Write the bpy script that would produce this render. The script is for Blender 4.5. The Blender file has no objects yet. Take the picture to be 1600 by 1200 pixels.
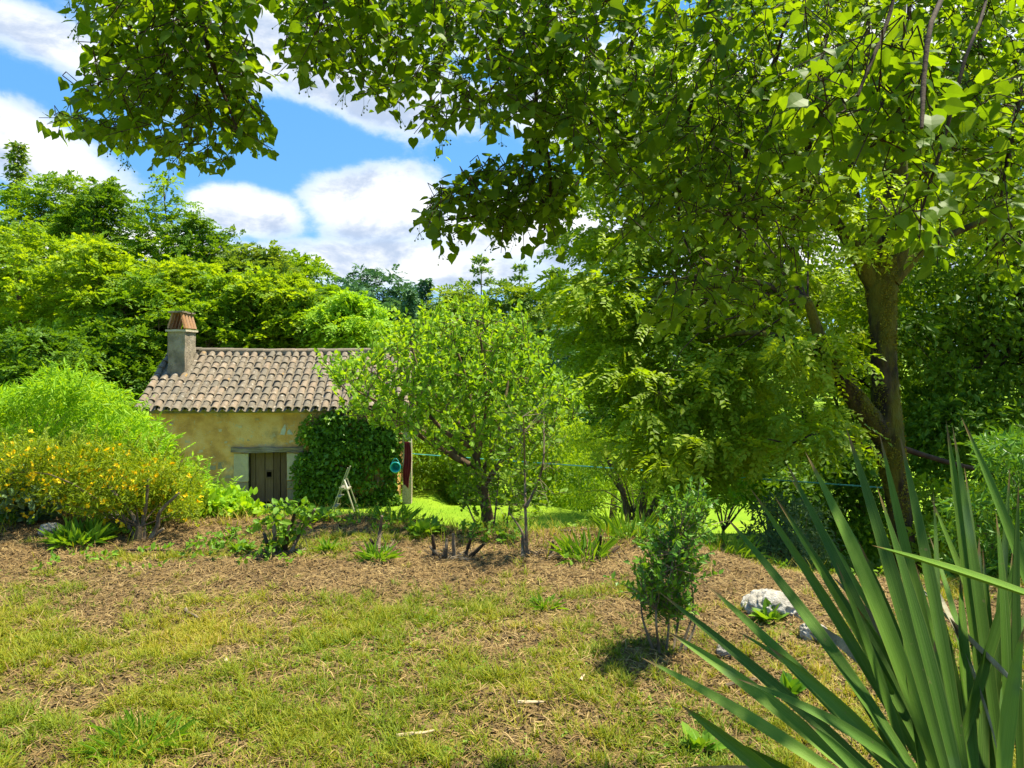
import bpy, math
import numpy as np
from mathutils import Matrix, Vector
R = math.radians
sc = bpy.context.scene
COL = sc.collection
rng = np.random.default_rng(7)

# ------------------------------------------------------------------ camera
F, HY, EYE = 1155.0, 555.0, 1.6
cam_d = bpy.data.cameras.new('camera'); cam = bpy.data.objects.new('camera', cam_d); COL.objects.link(cam)
cam.location = (0, 0, EYE); cam.rotation_euler = (R(90), 0, 0)
cam_d.lens = F / 1600 * 36; cam_d.sensor_width = 36; cam_d.shift_y = -(600 - HY) / 1600
cam_d.clip_start = 0.05; cam_d.clip_end = 2000
sc.camera = cam

# ------------------------------------------------------------------ sky, sun, exposure
SUN_EL, SUN_AZ = 66.0, 70.0          # azimuth clockwise from +Y, the way the camera looks
sun_vec = Vector((math.sin(R(SUN_AZ)) * math.cos(R(SUN_EL)), math.cos(R(SUN_AZ)) * math.cos(R(SUN_EL)), math.sin(R(SUN_EL))))
sd = bpy.data.lights.new('sun', 'SUN'); sd.energy = 3.5; sd.angle = R(1.8); sd.color = (1.0, 0.93, 0.74)
so = bpy.data.objects.new('sun', sd); COL.objects.link(so); so.location = (0, 0, 30)
so.rotation_euler = sun_vec.to_track_quat('Z', 'Y').to_euler()
sc.view_settings.view_transform = 'Standard'; sc.view_settings.look = 'None'
sc.view_settings.gamma = 1; sc.view_settings.use_curve_mapping = False
sc.view_settings.exposure = 1.72
sc.render.engine = 'CYCLES'
sc.cycles.max_bounces = 12; sc.cycles.diffuse_bounces = 8; sc.cycles.transmission_bounces = 6
sc.cycles.use_denoising = True

world = bpy.data.worlds.new('World'); sc.world = world; world.use_nodes = True
class NT:
    def __init__(s, nt): s.nt = nt; s.n = nt.nodes; s.l = nt.links
    def node(s, t, **kw):
        nd = s.n.new(t)
        for k, v in kw.items(): setattr(nd, k, v)
        return nd
    def put(s, nd, i, v):
        if isinstance(v, bpy.types.NodeSocket): s.l.new(v, nd.inputs[i])
        elif v is not None: nd.inputs[i].default_value = v
    def m(s, op, a, b=None, c=None, clamp=False):
        nd = s.node('ShaderNodeMath', operation=op, use_clamp=clamp)
        for i, v in enumerate((a, b, c)): s.put(nd, i, v)
        return nd.outputs[0]
    def mix(s, f, a, b, bt='MIX'):
        nd = s.node('ShaderNodeMix', data_type='RGBA', blend_type=bt)
        s.put(nd, 0, f)
        for i, v in ((6, a), (7, b)):
            if isinstance(v, tuple) and len(v) == 3: v = (*v, 1)
            s.put(nd, i, v)
        return nd.outputs[2]
    def ss(s, x, a, b):
        nd = s.node('ShaderNodeMapRange', interpolation_type='SMOOTHSTEP')
        s.put(nd, 0, x); nd.inputs[1].default_value = a; nd.inputs[2].default_value = b
        return nd.outputs[0]
    def noise(s, vec, sc_, det=4, rough=.55, dist=0.0):
        nd = s.node('ShaderNodeTexNoise'); s.put(nd, 'Vector', vec); nd.inputs['Scale'].default_value = sc_
        nd.inputs['Detail'].default_value = det; nd.inputs['Roughness'].default_value = rough
        nd.inputs['Distortion'].default_value = dist
        return nd.outputs[0]
    def ramp(s, f, stops):
        nd = s.node('ShaderNodeValToRGB'); s.put(nd, 0, f)
        while len(nd.color_ramp.elements) < len(stops): nd.color_ramp.elements.new(.5)
        for e, (p, c) in zip(nd.color_ramp.elements, stops): e.position = p; e.color = (*c, 1)
        return nd.outputs[0]

w = NT(world.node_tree); w.n.clear()
sky = w.node('ShaderNodeTexSky', sky_type='NISHITA'); sky.sun_disc = False
sky.sun_elevation = R(SUN_EL); sky.sun_rotation = R(SUN_AZ); sky.air_density = 1.0; sky.dust_density = .3; sky.ozone_density = 2.5
tc = w.node('ShaderNodeTexCoord'); sx = w.node('ShaderNodeSeparateXYZ'); w.l.new(tc.outputs['Generated'], sx.inputs[0])
X, Y, Z = sx.outputs
az = w.m('ARCTAN2', X, Y)
el = w.m('DIVIDE', Z, w.m('MAXIMUM', w.m('SQRT', w.m('ADD', w.m('MULTIPLY', X, X), w.m('MULTIPLY', Y, Y))), .05))
cb = w.node('ShaderNodeCombineXYZ'); w.put(cb, 0, w.m('MULTIPLY', az, 1.0)); w.put(cb, 1, w.m('MULTIPLY', el, 1.6)); cb.inputs[2].default_value = 3.3
n1 = w.noise(tc.outputs['Generated'], 4.2, 8, .58, .15)
n2 = w.noise(cb.outputs[0], 11.0, 8, .62, .2)
# cloud banks: centre and radii given as picture points, turned into azimuth / elevation; noise does the edges
def ae(px, py): u = (px - 800) / F; a_ = math.atan(u); return a_, (HY - py) / F * math.cos(a_)
banks = [(110,80,260,62,-.32),(330,70,260,85,-.10),(560,120,240,85,-.22),(600,0,420,110,0),(55,235,215,75,-.45),(-160,180,220,90,-.3),(392,330,120,50,-.10),
         (585,322,140,76,.06),(640,415,330,52,-.02),(840,360,220,90,0),(1000,150,260,120,0),(1350,120,380,150,.2),(200,400,260,60,0),(-150,420,260,80,0),(1300,400,320,90,0),(300,-260,500,120,.1),(1000,-330,420,130,0)]
d = None; low = None
for (bx, by_, rx_, ry_, th) in banks:
    a0, e0 = ae(bx, by_); k_ = math.cos(a0); ra, re = rx_ / F * k_ * k_, ry_ / F * k_
    da = w.m('SUBTRACT', az, a0); de = w.m('SUBTRACT', el, e0); c, s_ = math.cos(th), math.sin(th)
    p = w.m('DIVIDE', w.m('ADD', w.m('MULTIPLY', da, c), w.m('MULTIPLY', de, s_)), ra)
    q = w.m('DIVIDE', w.m('SUBTRACT', w.m('MULTIPLY', de, c), w.m('MULTIPLY', da, s_)), re)
    r = w.m('SUBTRACT', 1.0, w.m('SQRT', w.m('ADD', w.m('MULTIPLY', p, p), w.m('MULTIPLY', q, q))))
    lw = w.m('SUBTRACT', w.m('MINIMUM', r, .55), w.m('MULTIPLY', q, .75))
    if d is None: d, low = r, lw
    else: d = w.m('SMOOTH_MAX', d, r, .12); low = w.m('SMOOTH_MAX', low, lw, .2)
back = w.m('SUBTRACT', w.ss(w.m('ABSOLUTE', az), .75, 1.2), 1.0)     # elsewhere: the same broken cover, from noise alone
d = w.m('MAXIMUM', d, w.m('ADD', back, w.m('MULTIPLY', w.m('SUBTRACT', n1, .5), 1.4)))
dens = w.m('ADD', d, w.m('ADD', w.m('MULTIPLY', w.m('SUBTRACT', n1, .5), .7), w.m('MULTIPLY', w.m('SUBTRACT', n2, .5), .9)))
cover = w.m('MULTIPLY', w.ss(dens, -.02, .26), w.ss(w.m('ADD', dens, w.m('MULTIPLY', n1, .3)), .0, .7))
shade = w.ss(w.m('ADD', low, w.m('MULTIPLY', w.m('SUBTRACT', n2, .5), 2.4)), .30, 1.05)
shade = w.m('MULTIPLY', shade, w.ss(dens, .1, .45))
ccol = w.mix(w.m('MULTIPLY', shade, .9), (4.7, 4.7, 4.65), (1.75, 2.2, 3.0))
hs = w.node('ShaderNodeHueSaturation'); hs.inputs['Saturation'].default_value = 1.25; hs.inputs['Value'].default_value = 1.1
w.l.new(sky.outputs[0], hs.inputs['Color'])
skc = w.mix(w.m('MULTIPLY', cover, .97), w.mix(.8, hs.outputs[0], (.52, 1.65, 3.4)), ccol)
bg = w.node('ShaderNodeBackground'); w.l.new(skc, bg.inputs[0]); bg.inputs[1].default_value = .085
wo = w.node('ShaderNodeOutputWorld'); w.l.new(bg.outputs[0], wo.inputs[0])

# ------------------------------------------------------------------ helpers
def at(px, py, y): return np.array([(px - 800) / F * y, y, EYE - (py - HY) / F * y])
def unit(v): return v / np.maximum(np.linalg.norm(v, axis=-1, keepdims=True), 1e-9)
def rdir(n): return unit(rng.normal(size=(n, 3)))
def sstep(a, b, x):
    t = np.clip((np.asarray(x, float) - a) / (b - a), 0, 1); return t * t * (3 - 2 * t)
def vnoise(x, y, seed=0):
    x = np.asarray(x, float); y = np.asarray(y, float)
    xi = np.floor(x).astype(np.int64); yi = np.floor(y).astype(np.int64); fx = x - xi; fy = y - yi
    def h(a, b):
        n = (a * 374761393 + b * 668265263 + seed * 982451653) & 0xffffffff
        n = ((n ^ (n >> 13)) * 1274126177) & 0xffffffff
        return ((n ^ (n >> 16)) & 0xffff) / 65535.0
    fx = fx * fx * (3 - 2 * fx); fy = fy * fy * (3 - 2 * fy)
    return (h(xi, yi) * (1 - fx) + h(xi + 1, yi) * fx) * (1 - fy) + (h(xi, yi + 1) * (1 - fx) + h(xi + 1, yi + 1) * fx) * fy
def fbm(x, y, seed=0, o=4):
    t = 0; a = .5; k = 1
    for i in range(o): t = t + a * vnoise(x * k, y * k, seed + i); a *= .5; k *= 2.03
    return t / (1 - .5 ** o)

def build(name, parts, mat, parent=None, smooth=False, label=None, kind=None, attrs=None):
    """parts: list of (V (n,3), Faces (m,3|4), rnd (n,)) -> ONE mesh object"""
    Vs, loops, starts, rn = [], [], [], []; off = 0; ls = 0
    for p in parts:
        V, Fc = np.asarray(p[0], np.float32), np.asarray(p[1], np.int64)
        if len(V) == 0 or len(Fc) == 0: continue
        Vs.append(V); rn.append(p[2] if len(p) > 2 and p[2] is not None else np.full(len(V), rng.random()))
        k = Fc.shape[1]; loops.append((Fc + off).ravel()); starts.append(ls + np.arange(len(Fc)) * k)
        off += len(V); ls += Fc.size
    me = bpy.data.meshes.new(name)
    V = np.concatenate(Vs); L = np.concatenate(loops); S = np.concatenate(starts)
    me.vertices.add(len(V)); me.vertices.foreach_set('co', V.ravel())
    me.loops.add(len(L)); me.loops.foreach_set('vertex_index', L.astype(np.int32))
    me.polygons.add(len(S)); me.polygons.foreach_set('loop_start', S.astype(np.int32))
    me.update(calc_edges=True)
    at_ = me.attributes.new('rnd', 'FLOAT', 'POINT'); at_.data.foreach_set('value', np.concatenate(rn).astype(np.float32))
    if attrs:
        for k, v in attrs.items():
            a_ = me.attributes.new(k, 'FLOAT', 'POINT'); a_.data.foreach_set('value', np.asarray(v, np.float32))
    me.polygons.foreach_set('use_smooth', np.full(len(S), smooth))
    me.materials.append(mat); me.validate()
    o = bpy.data.objects.new(name, me); COL.objects.link(o)
    if parent is not None: o.parent = parent
    if label: o['label'] = label
    if kind: o['kind'] = kind
    return o
def empty(name, loc, label, cat, rz=0, group=None):
    o = bpy.data.objects.new(name, None); COL.objects.link(o); o.location = [float(c) for c in loc]; o.rotation_euler = (0, 0, rz)
    o.empty_display_size = .1
    tag(o, label, cat, group); return o
def tag(o, label, cat, group=None):
    o['label'] = label; o['category'] = cat
    if group: o['group'] = group
    return o
def local(parts, root):
    """world-space parts -> coordinates of an unrotated root"""
    c = np.array(root.location)
    return [(np.asarray(p[0]) - c, *p[1:]) for p in parts]

def box(c, s, rz=0, jit=0, rx=0, ry=0):
    v = np.array([[x, y, z] for x in (-.5, .5) for y in (-.5, .5) for z in (-.5, .5)], float) * np.array(s)
    if jit: v += rng.normal(size=v.shape) * jit
    M = np.array((Matrix.Rotation(rz, 3, 'Z') @ Matrix.Rotation(ry, 3, 'Y') @ Matrix.Rotation(rx, 3, 'X')))
    v = v @ M.T + np.array(c, float)
    f = np.array([[0,1,3,2],[4,6,7,5],[0,4,5,1],[2,3,7,6],[0,2,6,4],[1,5,7,3]])
    return (v, f)
def bar(a, b, wd, th=None, up=(0, 0, 1)):
    a = np.array(a, float); b = np.array(b, float); d_ = unit(b - a); th = th or wd
    u = np.cross(d_, up); u = unit(u if np.linalg.norm(u) > 1e-6 else np.cross(d_, (1, 0, 0))); v_ = np.cross(u, d_)
    P = [p + u * sx_ * wd / 2 + v_ * sy * th / 2 for p in (a, b) for sx_, sy in ((-1,-1),(1,-1),(1,1),(-1,1))]
    f = np.array([[0,3,2,1],[4,5,6,7],[0,1,5,4],[1,2,6,5],[2,3,7,6],[3,0,4,7]])
    return (np.array(P), f)
def smooth_path(pts, n):
    pts = np.asarray(pts, float); m_ = len(pts)
    if m_ == 2: return pts[0] + (pts[1] - pts[0]) * np.linspace(0, 1, n)[:, None]
    e = np.vstack([2 * pts[0] - pts[1], pts, 2 * pts[-1] - pts[-2]]); out = []
    for t in np.linspace(0, m_ - 1, n):
        i = min(int(t), m_ - 2); u = t - i; p0, p1, p2, p3 = e[i:i + 4]
        out.append(.5 * (2 * p1 + (p2 - p0) * u + (2 * p0 - 5 * p1 + 4 * p2 - p3) * u * u + (3 * p1 - p0 - 3 * p2 + p3) * u ** 3))
    return np.array(out)
def tube(pts, rad, sides=6, n=None, rough=0.0):
    pts = np.asarray(pts, float); rad = np.asarray(rad, float)
    if n: 
        k = len(pts); rad = np.interp(np.linspace(0, k - 1, n), np.linspace(0, k - 1, len(rad)), rad); pts = smooth_path(pts, n)
    n = len(pts)
    if len(rad) != n: rad = np.interp(np.linspace(0, 1, n), np.linspace(0, 1, len(rad)), rad)
    T = unit(np.gradient(pts, axis=0)); ref = np.array([0.31, .17, .93]) if abs(T[0] @ np.array([0.31, .17, .93])) < .9 else np.array([1., 0, 0])
    U = unit(np.cross(T, ref)); W = np.cross(T, U)
    a = np.arange(sides) / sides * 2 * np.pi
    rr = rad[:, None] * (1 + rough * rng.normal(size=(n, sides)))
    V = pts[:, None] + rr[..., None] * (np.cos(a)[None, :, None] * U[:, None] + np.sin(a)[None, :, None] * W[:, None])
    i = np.arange(n - 1)[:, None] * sides; j = np.arange(sides)[None]; j2 = (j + 1) % sides
    Fq = np.stack([i + j, i + j2, i + sides + j2, i + sides + j], -1).reshape(-1, 4)
    V = np.vstack([V.reshape(-1, 3), pts[-1] + T[-1] * rad[-1] * .6, pts[0]])
    nv = n * sides
    cap = np.array([[nv - sides + k, nv - sides + (k + 1) % sides, nv, nv] for k in range(sides)])
    return [(V, Fq), (V[[*range(nv - sides, nv), nv]], np.array([[k, (k + 1) % sides, sides] for k in range(sides)]))]
def twig_tris(A, B, r0, r1):
    """many straight 3-sided twigs A->B at once"""
    A = np.asarray(A, float); B = np.asarray(B, float); n = len(A); T = unit(B - A)
    U = unit(np.cross(T, np.array([.3, .2, .93]))); W = np.cross(T, U); V = []
    for P, r in ((A, r0), (B, r1)):
        for k in range(3):
            a = k * 2.0944; V.append(P + (np.cos(a) * U + np.sin(a) * W) * np.reshape(r, (-1, 1)) if np.ndim(r) else P + (np.cos(a) * U + np.sin(a) * W) * r)
    V = np.stack(V, 1).reshape(-1, 3); b = np.arange(n)[:, None, None] * 6
    f = np.array([[0, 1, 4, 3], [1, 2, 5, 4], [2, 0, 3, 5]])[None]
    return (V, (b + f).reshape(-1, 4))

# leaf templates: base at origin, tip along +Y, face up +Z
T2 = (np.array([[0, 0, 0], [-.27, .42, .09], [0, 1, -.04], [.27, .42, .09]]), np.array([[0, 2, 1], [0, 3, 2]]))
TW = (np.array([[0, 0, 0], [-.40, .45, .10], [0, 1, -.06], [.40, .45, .10]]), np.array([[0, 2, 1], [0, 3, 2]]))
TN = (np.array([[0, 0, 0], [-.13, .45, .05], [0, 1, -.1], [.13, .45, .05]]), np.array([[0, 2, 1], [0, 3, 2]]))
TLIN = (np.array([[0, .06, 0], [-.22, -.06, .03], [-.46, .10, .07], [-.52, .36, .08], [-.38, .66, .03], [-.16, .88, -.05], [0, 1.12, -.14],
                  [.16, .88, -.05], [.38, .66, .03], [.52, .36, .08], [.46, .10, .07], [.22, -.06, .03], [0, .40, -.01], [0, .72, -.04]]),
        np.array([[0, 12, 1], [1, 12, 2], [2, 12, 3], [3, 12, 4], [4, 12, 13], [4, 13, 5], [5, 13, 6], [6, 13, 7], [7, 13, 8], [8, 13, 12], [8, 12, 9], [9, 12, 10], [10, 12, 11], [11, 12, 0]]))
TOV = (np.array([[0, 0, 0], [-.24, .22, .05], [-.30, .5, .06], [-.17, .8, .0], [0, 1.02, -.07], [.17, .8, .0], [.30, .5, .06], [.24, .22, .05], [0, .5, -.01]]),
       np.array([[0, 8, 1], [1, 8, 2], [2, 8, 3], [3, 8, 4], [4, 8, 5], [5, 8, 6], [6, 8, 7], [7, 8, 0]]))
def frames(D, N):
    D = unit(D); Xa = unit(np.cross(D, N)); Na = np.cross(Xa, D); return Xa, D, Na
def leaves(T, P, D, N, S, rnd=None, wid=None):
    tv, tf = T; n = len(P); Xa, Da, Na = frames(D, N); S = np.broadcast_to(np.asarray(S, float), (n,))
    t = tv[None] * np.ones((n, 1, 1))
    if wid is not None: t[..., 0] *= np.reshape(wid, (-1, 1))
    V = P[:, None] + S[:, None, None] * (t[..., :1] * Xa[:, None] + t[..., 1:2] * Da[:, None] + t[..., 2:] * Na[:, None])
    k = len(tv); Fc = (np.arange(n)[:, None, None] * k + tf[None]).reshape(-1, 3)
    if rnd is None: rnd = rng.random(n)
    return (V.reshape(-1, 3), Fc, np.repeat(rnd, k))
def in_poly(x, y, poly):
    poly = np.asarray(poly, float); ins = np.zeros(len(x), bool); j = len(poly) - 1
    for i in range(len(poly)):
        xi, yi = poly[i]; xj, yj = poly[j]
        c = ((yi > y) != (yj > y)) & (x < (xj - xi) * (y - yi) / (yj - yi + 1e-12) + xi); ins ^= c; j = i
    return ins
def sample_poly(poly, n):
    poly = np.asarray(poly, float); lo, hi = poly.min(0), poly.max(0); out = np.zeros((0, 2))
    while len(out) < n:
        q = lo + rng.random((n * 2, 2)) * (hi - lo); out = np.vstack([out, q[in_poly(q[:, 0], q[:, 1], poly)]])
    return out[:n]
def clumps(C, rad, per, size, flat=.7, droop=.2, up=.8, shell=.5, T=T2, tone=.25, rand=.7, szj=.35, down=0):
    """leaves gathered round clump centres C; every clump has its own tone"""
    C = np.asarray(C, float); n = len(C); rad = np.broadcast_to(np.asarray(rad, float), (n,)); per = int(per)
    ct = rng.random(n); idx = np.repeat(np.arange(n), per); m_ = len(idx)
    dr = rdir(m_); dr[:, 2] = np.where((dr[:, 2] < 0) & (rng.random(m_) < .6), -dr[:, 2], dr[:, 2])
    u = rng.random(m_) ** (1 / 3); u = shell + (1 - shell) * u
    lump = 1 + .35 * np.sin(dr[:, 0] * 5 + ct[idx] * 20) * np.cos(dr[:, 1] * 5 + ct[idx] * 9) + .12 * rng.normal(size=m_)
    off = dr * (u * lump * rad[idx])[:, None]; off[:, 2] *= flat
    P = C[idx] + off
    if down: P[:, 2] -= down * (off[:, 0] ** 2 + off[:, 1] ** 2) / np.maximum(rad[idx], .01)
    N = unit(.45 * dr + np.array([0, 0, up]) + rand * rng.normal(size=(m_, 3)))
    D = unit(dr * .8 + .7 * rng.normal(size=(m_, 3)) - np.array([0, 0, droop]))
    S = size * (1 + szj * rng.normal(size=m_)).clip(.4, 1.9)
    rnd = np.clip(ct[idx] * tone * 2 + rng.random(m_) * (1 - tone * 2) if tone < .5 else ct[idx], 0, 1)
    return leaves(T, P, D, N, S, rnd)

def sprays(C, rad, nsp, nl, ln, leaf, T=TN, droop=.5, flow=(0, 0, 0), flat=.6, tone=.3, wid=1.3):
    """drooping twigs with two ranks of leaflets, gathered round centres C"""
    C = np.asarray(C, float); n = len(C); rad = np.broadcast_to(np.asarray(rad, float), (n,)); ct = rng.random(n)
    idx = np.repeat(np.arange(n), nsp); m_ = len(idx); dr = rdir(m_); dr[:, 2] = abs(dr[:, 2]) * .7
    O = C[idx] + dr * (rad[idx] * rng.uniform(.2, 1, m_))[:, None] * np.array([1, 1, flat])
    ax = unit(dr * np.array([1, 1, .3]) + np.array(flow) - np.array([0, 0, droop]) + rng.normal(size=(m_, 3)) * .3); L = ln * rng.uniform(.6, 1.3, m_)
    side = unit(np.cross(ax, unit(np.array([0, 0, 1.]) + rng.normal(size=(m_, 3)) * .5))); nrm = np.cross(side, ax); nrm *= np.sign(nrm[:, 2:] + 1e-9)
    tt = np.linspace(.08, 1, nl); sg = np.where(np.arange(nl) % 2, 1., -1.)
    P = O[:, None] + ax[:, None] * (tt[None, :, None] * L[:, None, None]) - np.array([0, 0, .35]) * (tt[None, :, None] ** 2 * L[:, None, None])
    D = side[:, None] * sg[None, :, None] * .8 + ax[:, None] * .75 + rng.normal(size=(m_, nl, 3)) * .18 - np.array([0, 0, .15])
    N = nrm[:, None] + rng.normal(size=(m_, nl, 3)) * .25
    S = (leaf * rng.uniform(.7, 1.25, (m_, nl)) * (1 - .35 * abs(tt - .5)[None])).ravel(); r = np.clip(np.repeat(ct[idx] * tone * 2 + rng.random(m_) * .25, nl) + rng.random(m_ * nl) * (.75 - tone * 2 if tone < .35 else .1), 0, 1)
    return leaves(T, P.reshape(-1, 3), D.reshape(-1, 3), N.reshape(-1, 3), S, r, wid=np.full(m_ * nl, wid))
def grow(nodes, S0, tails=None):
    """join every point to the nearest bit of twig grown so far -> (from, to) pairs"""
    nodes = np.asarray(nodes); d0 = np.array([np.min(np.linalg.norm(nodes - q_, axis=1)) for q_ in S0]); order = np.argsort(d0)
    buf = np.zeros((len(nodes) + len(S0), 3)); buf[:len(nodes)] = nodes; k_ = len(nodes); par = np.zeros((len(S0), 3))
    for i_ in order:
        dd = np.linalg.norm(buf[:k_] - S0[i_], axis=1) + .25 * np.maximum(0, S0[i_][2] - buf[:k_, 2]); j_ = int(np.argmin(dd)); par[i_] = buf[j_]; buf[k_] = S0[i_]; k_ += 1
    return par

# ------------------------------------------------------------------ materials
def new_mat(name):
    m = bpy.data.materials.new(name); m.use_nodes = True; t = NT(m.node_tree); t.n.clear()
    out = t.node('ShaderNodeOutputMaterial'); return m, t, out
def attr(t, n): 
    a = t.node('ShaderNodeAttribute'); a.attribute_name = n; return a.outputs['Fac']
def leaf_mat(name, cols, trans=.45, tcol=(1.6, 1.35, .35), rough=.55, hue_scale=.8, spec=.25, tip=None):
    m, t, out = new_mat(name)
    tcn = t.node('ShaderNodeTexCoord'); nz = t.noise(tcn.outputs['Object'], hue_scale, 2)
    f = t.m('ADD', t.m('MULTIPLY', attr(t, 'rnd'), .62), t.m('MULTIPLY', t.m('SUBTRACT', nz, .28), .85), clamp=True)
    col = t.ramp(f, [(i / (len(cols) - 1), c) for i, c in enumerate(cols)])
    p = t.node('ShaderNodeBsdfPrincipled'); t.put(p, 'Base Color', col); p.inputs['Roughness'].default_value = rough
    p.inputs['Specular IOR Level'].default_value = spec
    tr = t.node('ShaderNodeBsdfTranslucent'); t.put(tr, 0, t.mix(1.0, col, tcol, 'MULTIPLY'))
    ms = t.node('ShaderNodeMixShader'); ms.inputs[0].default_value = trans
    t.l.new(p.outputs[0], ms.inputs[1]); t.l.new(tr.outputs[0], ms.inputs[2]); t.l.new(ms.outputs[0], out.inputs[0])
    return m
def solid(name, stops, scale=6, rough=.8, bump=.3, bscale=40, det=6, vec='Object', stretch=(1, 1, 1), objrnd=0, spec=.3, metal=0, extra=None, dist=.02):
    m, t, out = new_mat(name); tcn = t.node('ShaderNodeTexCoord'); mp = t.node('ShaderNodeMapping')
    t.l.new(tcn.outputs[vec], mp.inputs[0]); mp.inputs['Scale'].default_value = stretch; v = mp.outputs[0]
    if objrnd:
        oi = t.node('ShaderNodeObjectInfo'); cbn = t.node('ShaderNodeCombineXYZ')
        for i in range(3): t.put(cbn, i, t.m('MULTIPLY', oi.outputs['Random'], 37.0 + i * 11))
        va = t.node('ShaderNodeVectorMath', operation='ADD'); t.l.new(v, va.inputs[0]); t.l.new(cbn.outputs[0], va.inputs[1]); v = va.outputs[0]
    nz = t.noise(v, scale, det, .6)
    if objrnd: nz = t.m('ADD', t.m('MULTIPLY', nz, 1 - objrnd), t.m('MULTIPLY', oi.outputs['Random'], objrnd))
    f = t.ss(nz, .25, .75) if not objrnd else nz
    col = t.ramp(f, [(i / (len(stops) - 1), c) for i, c in enumerate(stops)])
    if extra: col = extra(t, v, col, tcn)
    p = t.node('ShaderNodeBsdfPrincipled'); t.put(p, 'Base Color', col); p.inputs['Roughness'].default_value = rough
    p.inputs['Specular IOR Level'].default_value = spec; p.inputs['Metallic'].default_value = metal
    if bump:
        b = t.node('ShaderNodeBump'); b.inputs['Strength'].default_value = bump; b.inputs['Distance'].default_value = dist
        t.put(b, 'Height', t.noise(v, bscale, 6, .65)); t.l.new(b.outputs[0], p.inputs['Normal'])
    t.l.new(p.outputs[0], out.inputs[0]); return m

def patch(c, s0, a, b, sc_=3.0, amt=1.0):
    def f(t, v, col, tcn): return t.mix(t.m('MULTIPLY', t.ss(t.noise(v, sc_, 5, .6), a, b), amt), col, c)
    return f
M = {}
M['lime'] = leaf_mat('lime leaves', [(.13, .24, .010), (.22, .36, .014), (.39, .51, .02)], .5)
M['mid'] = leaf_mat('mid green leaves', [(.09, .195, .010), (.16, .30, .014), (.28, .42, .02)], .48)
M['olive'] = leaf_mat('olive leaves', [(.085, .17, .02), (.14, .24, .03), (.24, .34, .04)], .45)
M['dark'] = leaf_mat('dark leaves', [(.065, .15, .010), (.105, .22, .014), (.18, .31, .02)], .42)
M['spruce'] = leaf_mat('spruce needles', [(0.061, 0.144, 0.067), (0.096, 0.205, 0.085), (0.168, 0.288, 0.109)], .2, (1.2, 1.2, .6))  # haze over the far trees is put into this bluish tint
M['farwood'] = leaf_mat('far wood leaves', [(.07, .13, .04), (.12, .20, .05), (.19, .27, .07)], .3)
M['pine'] = leaf_mat('pine needles', [(0.098, 0.195, 0.044), (0.156, 0.283, 0.051), (0.254, 0.370, 0.058)], .3)
M['linden'] = leaf_mat('linden leaves', [(.065, .145, .008), (.11, .215, .010), (.21, .34, .014)], .55, (1.9, 1.55, .3), .5, 1.2, .22)
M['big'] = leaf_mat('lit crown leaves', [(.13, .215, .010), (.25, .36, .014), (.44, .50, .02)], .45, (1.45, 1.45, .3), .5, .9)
M['shrubtree'] = leaf_mat('young leaves', [(0.140, 0.281, 0.019), (0.219, 0.406, 0.022), (0.375, 0.547, 0.031)], .48)
M['fern'] = leaf_mat('lime fronds', [(0.169, 0.338, 0.015), (0.254, 0.459, 0.017), (0.386, 0.555, 0.024)], .45)
M['broom'] = leaf_mat('yellow bush leaves', [(.08, .15, .010), (.24, .34, .012), (.42, .46, .016)], .45)
M['petal'] = leaf_mat('yellow petals', [(.9, .60, .008), (.95, .74, .012), (.9, .50, .01)], .3, (1.2, 1.1, .5))
M['ivy'] = leaf_mat('ivy leaves', [(.065, .15, .012), (.11, .22, .016), (.19, .32, .03)], .28, (1.5, 1.3, .4), .4)
M['box'] = leaf_mat('evergreen leaves', [(0.061, 0.158, 0.017), (0.110, 0.252, 0.021), (0.219, 0.399, 0.026)], .3, rough=.4)
M['weed'] = leaf_mat('weed leaves', [(0.089, 0.202, 0.015), (0.152, 0.304, 0.020), (0.253, 0.405, 0.025)], .4)
M['bluegreen'] = leaf_mat('blue green leaves', [(.09, .17, .07), (.15, .25, .10), (.25, .36, .16)], .3, (1.1, 1.1, .8))
M['grass'] = leaf_mat('grass blades', [(.085, .155, .008), (.19, .25, .010), (.34, .32, .022), (.44, .31, .07)], .35, (1.4, 1.3, .5), .6, .9)
M['lawn'] = leaf_mat('lawn blades', [(.12, .24, .010), (.18, .31, .014), (.26, .37, .02)], .4, (1.4, 1.3, .5), .6, .5)
M['straw'] = leaf_mat('dry straw', [(.10, .06, .02), (.28, .18, .065), (.50, .37, .16)], .12, (1, 1, 1), .8, 1.5, .2)
M['mulch'] = leaf_mat('brown litter', [(.04, .026, .011), (.11, .07, .03), (.26, .18, .08)], .08, (1, 1, 1), .85, 2.5, .2)
M['bark'] = solid('bark', [(.055, .036, .02), (.13, .085, .045), (.22, .155, .085)], 14, .9, .8, 30, stretch=(1, 1, .25), extra=patch((.12, .13, .03), .5, .5, .68, 2.5, .55))
M['moss_bark'] = solid('mossy bark', [(.016, .012, .006), (.055, .040, .016), (.13, .095, .036)], 9, .95, 1.0, 16, stretch=(1, 1, .3), extra=patch((.17, .165, .010), .5, .42, .6, 3.2, .85), dist=.12)
M['twig'] = solid('twigs', [(.07, .05, .03), (.16, .12, .075), (.26, .21, .14)], 10, .9, .3)
M['dark_twig'] = solid('dark twigs', [(.028, .017, .009), (.065, .040, .02)], 10, .9, .3)

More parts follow.
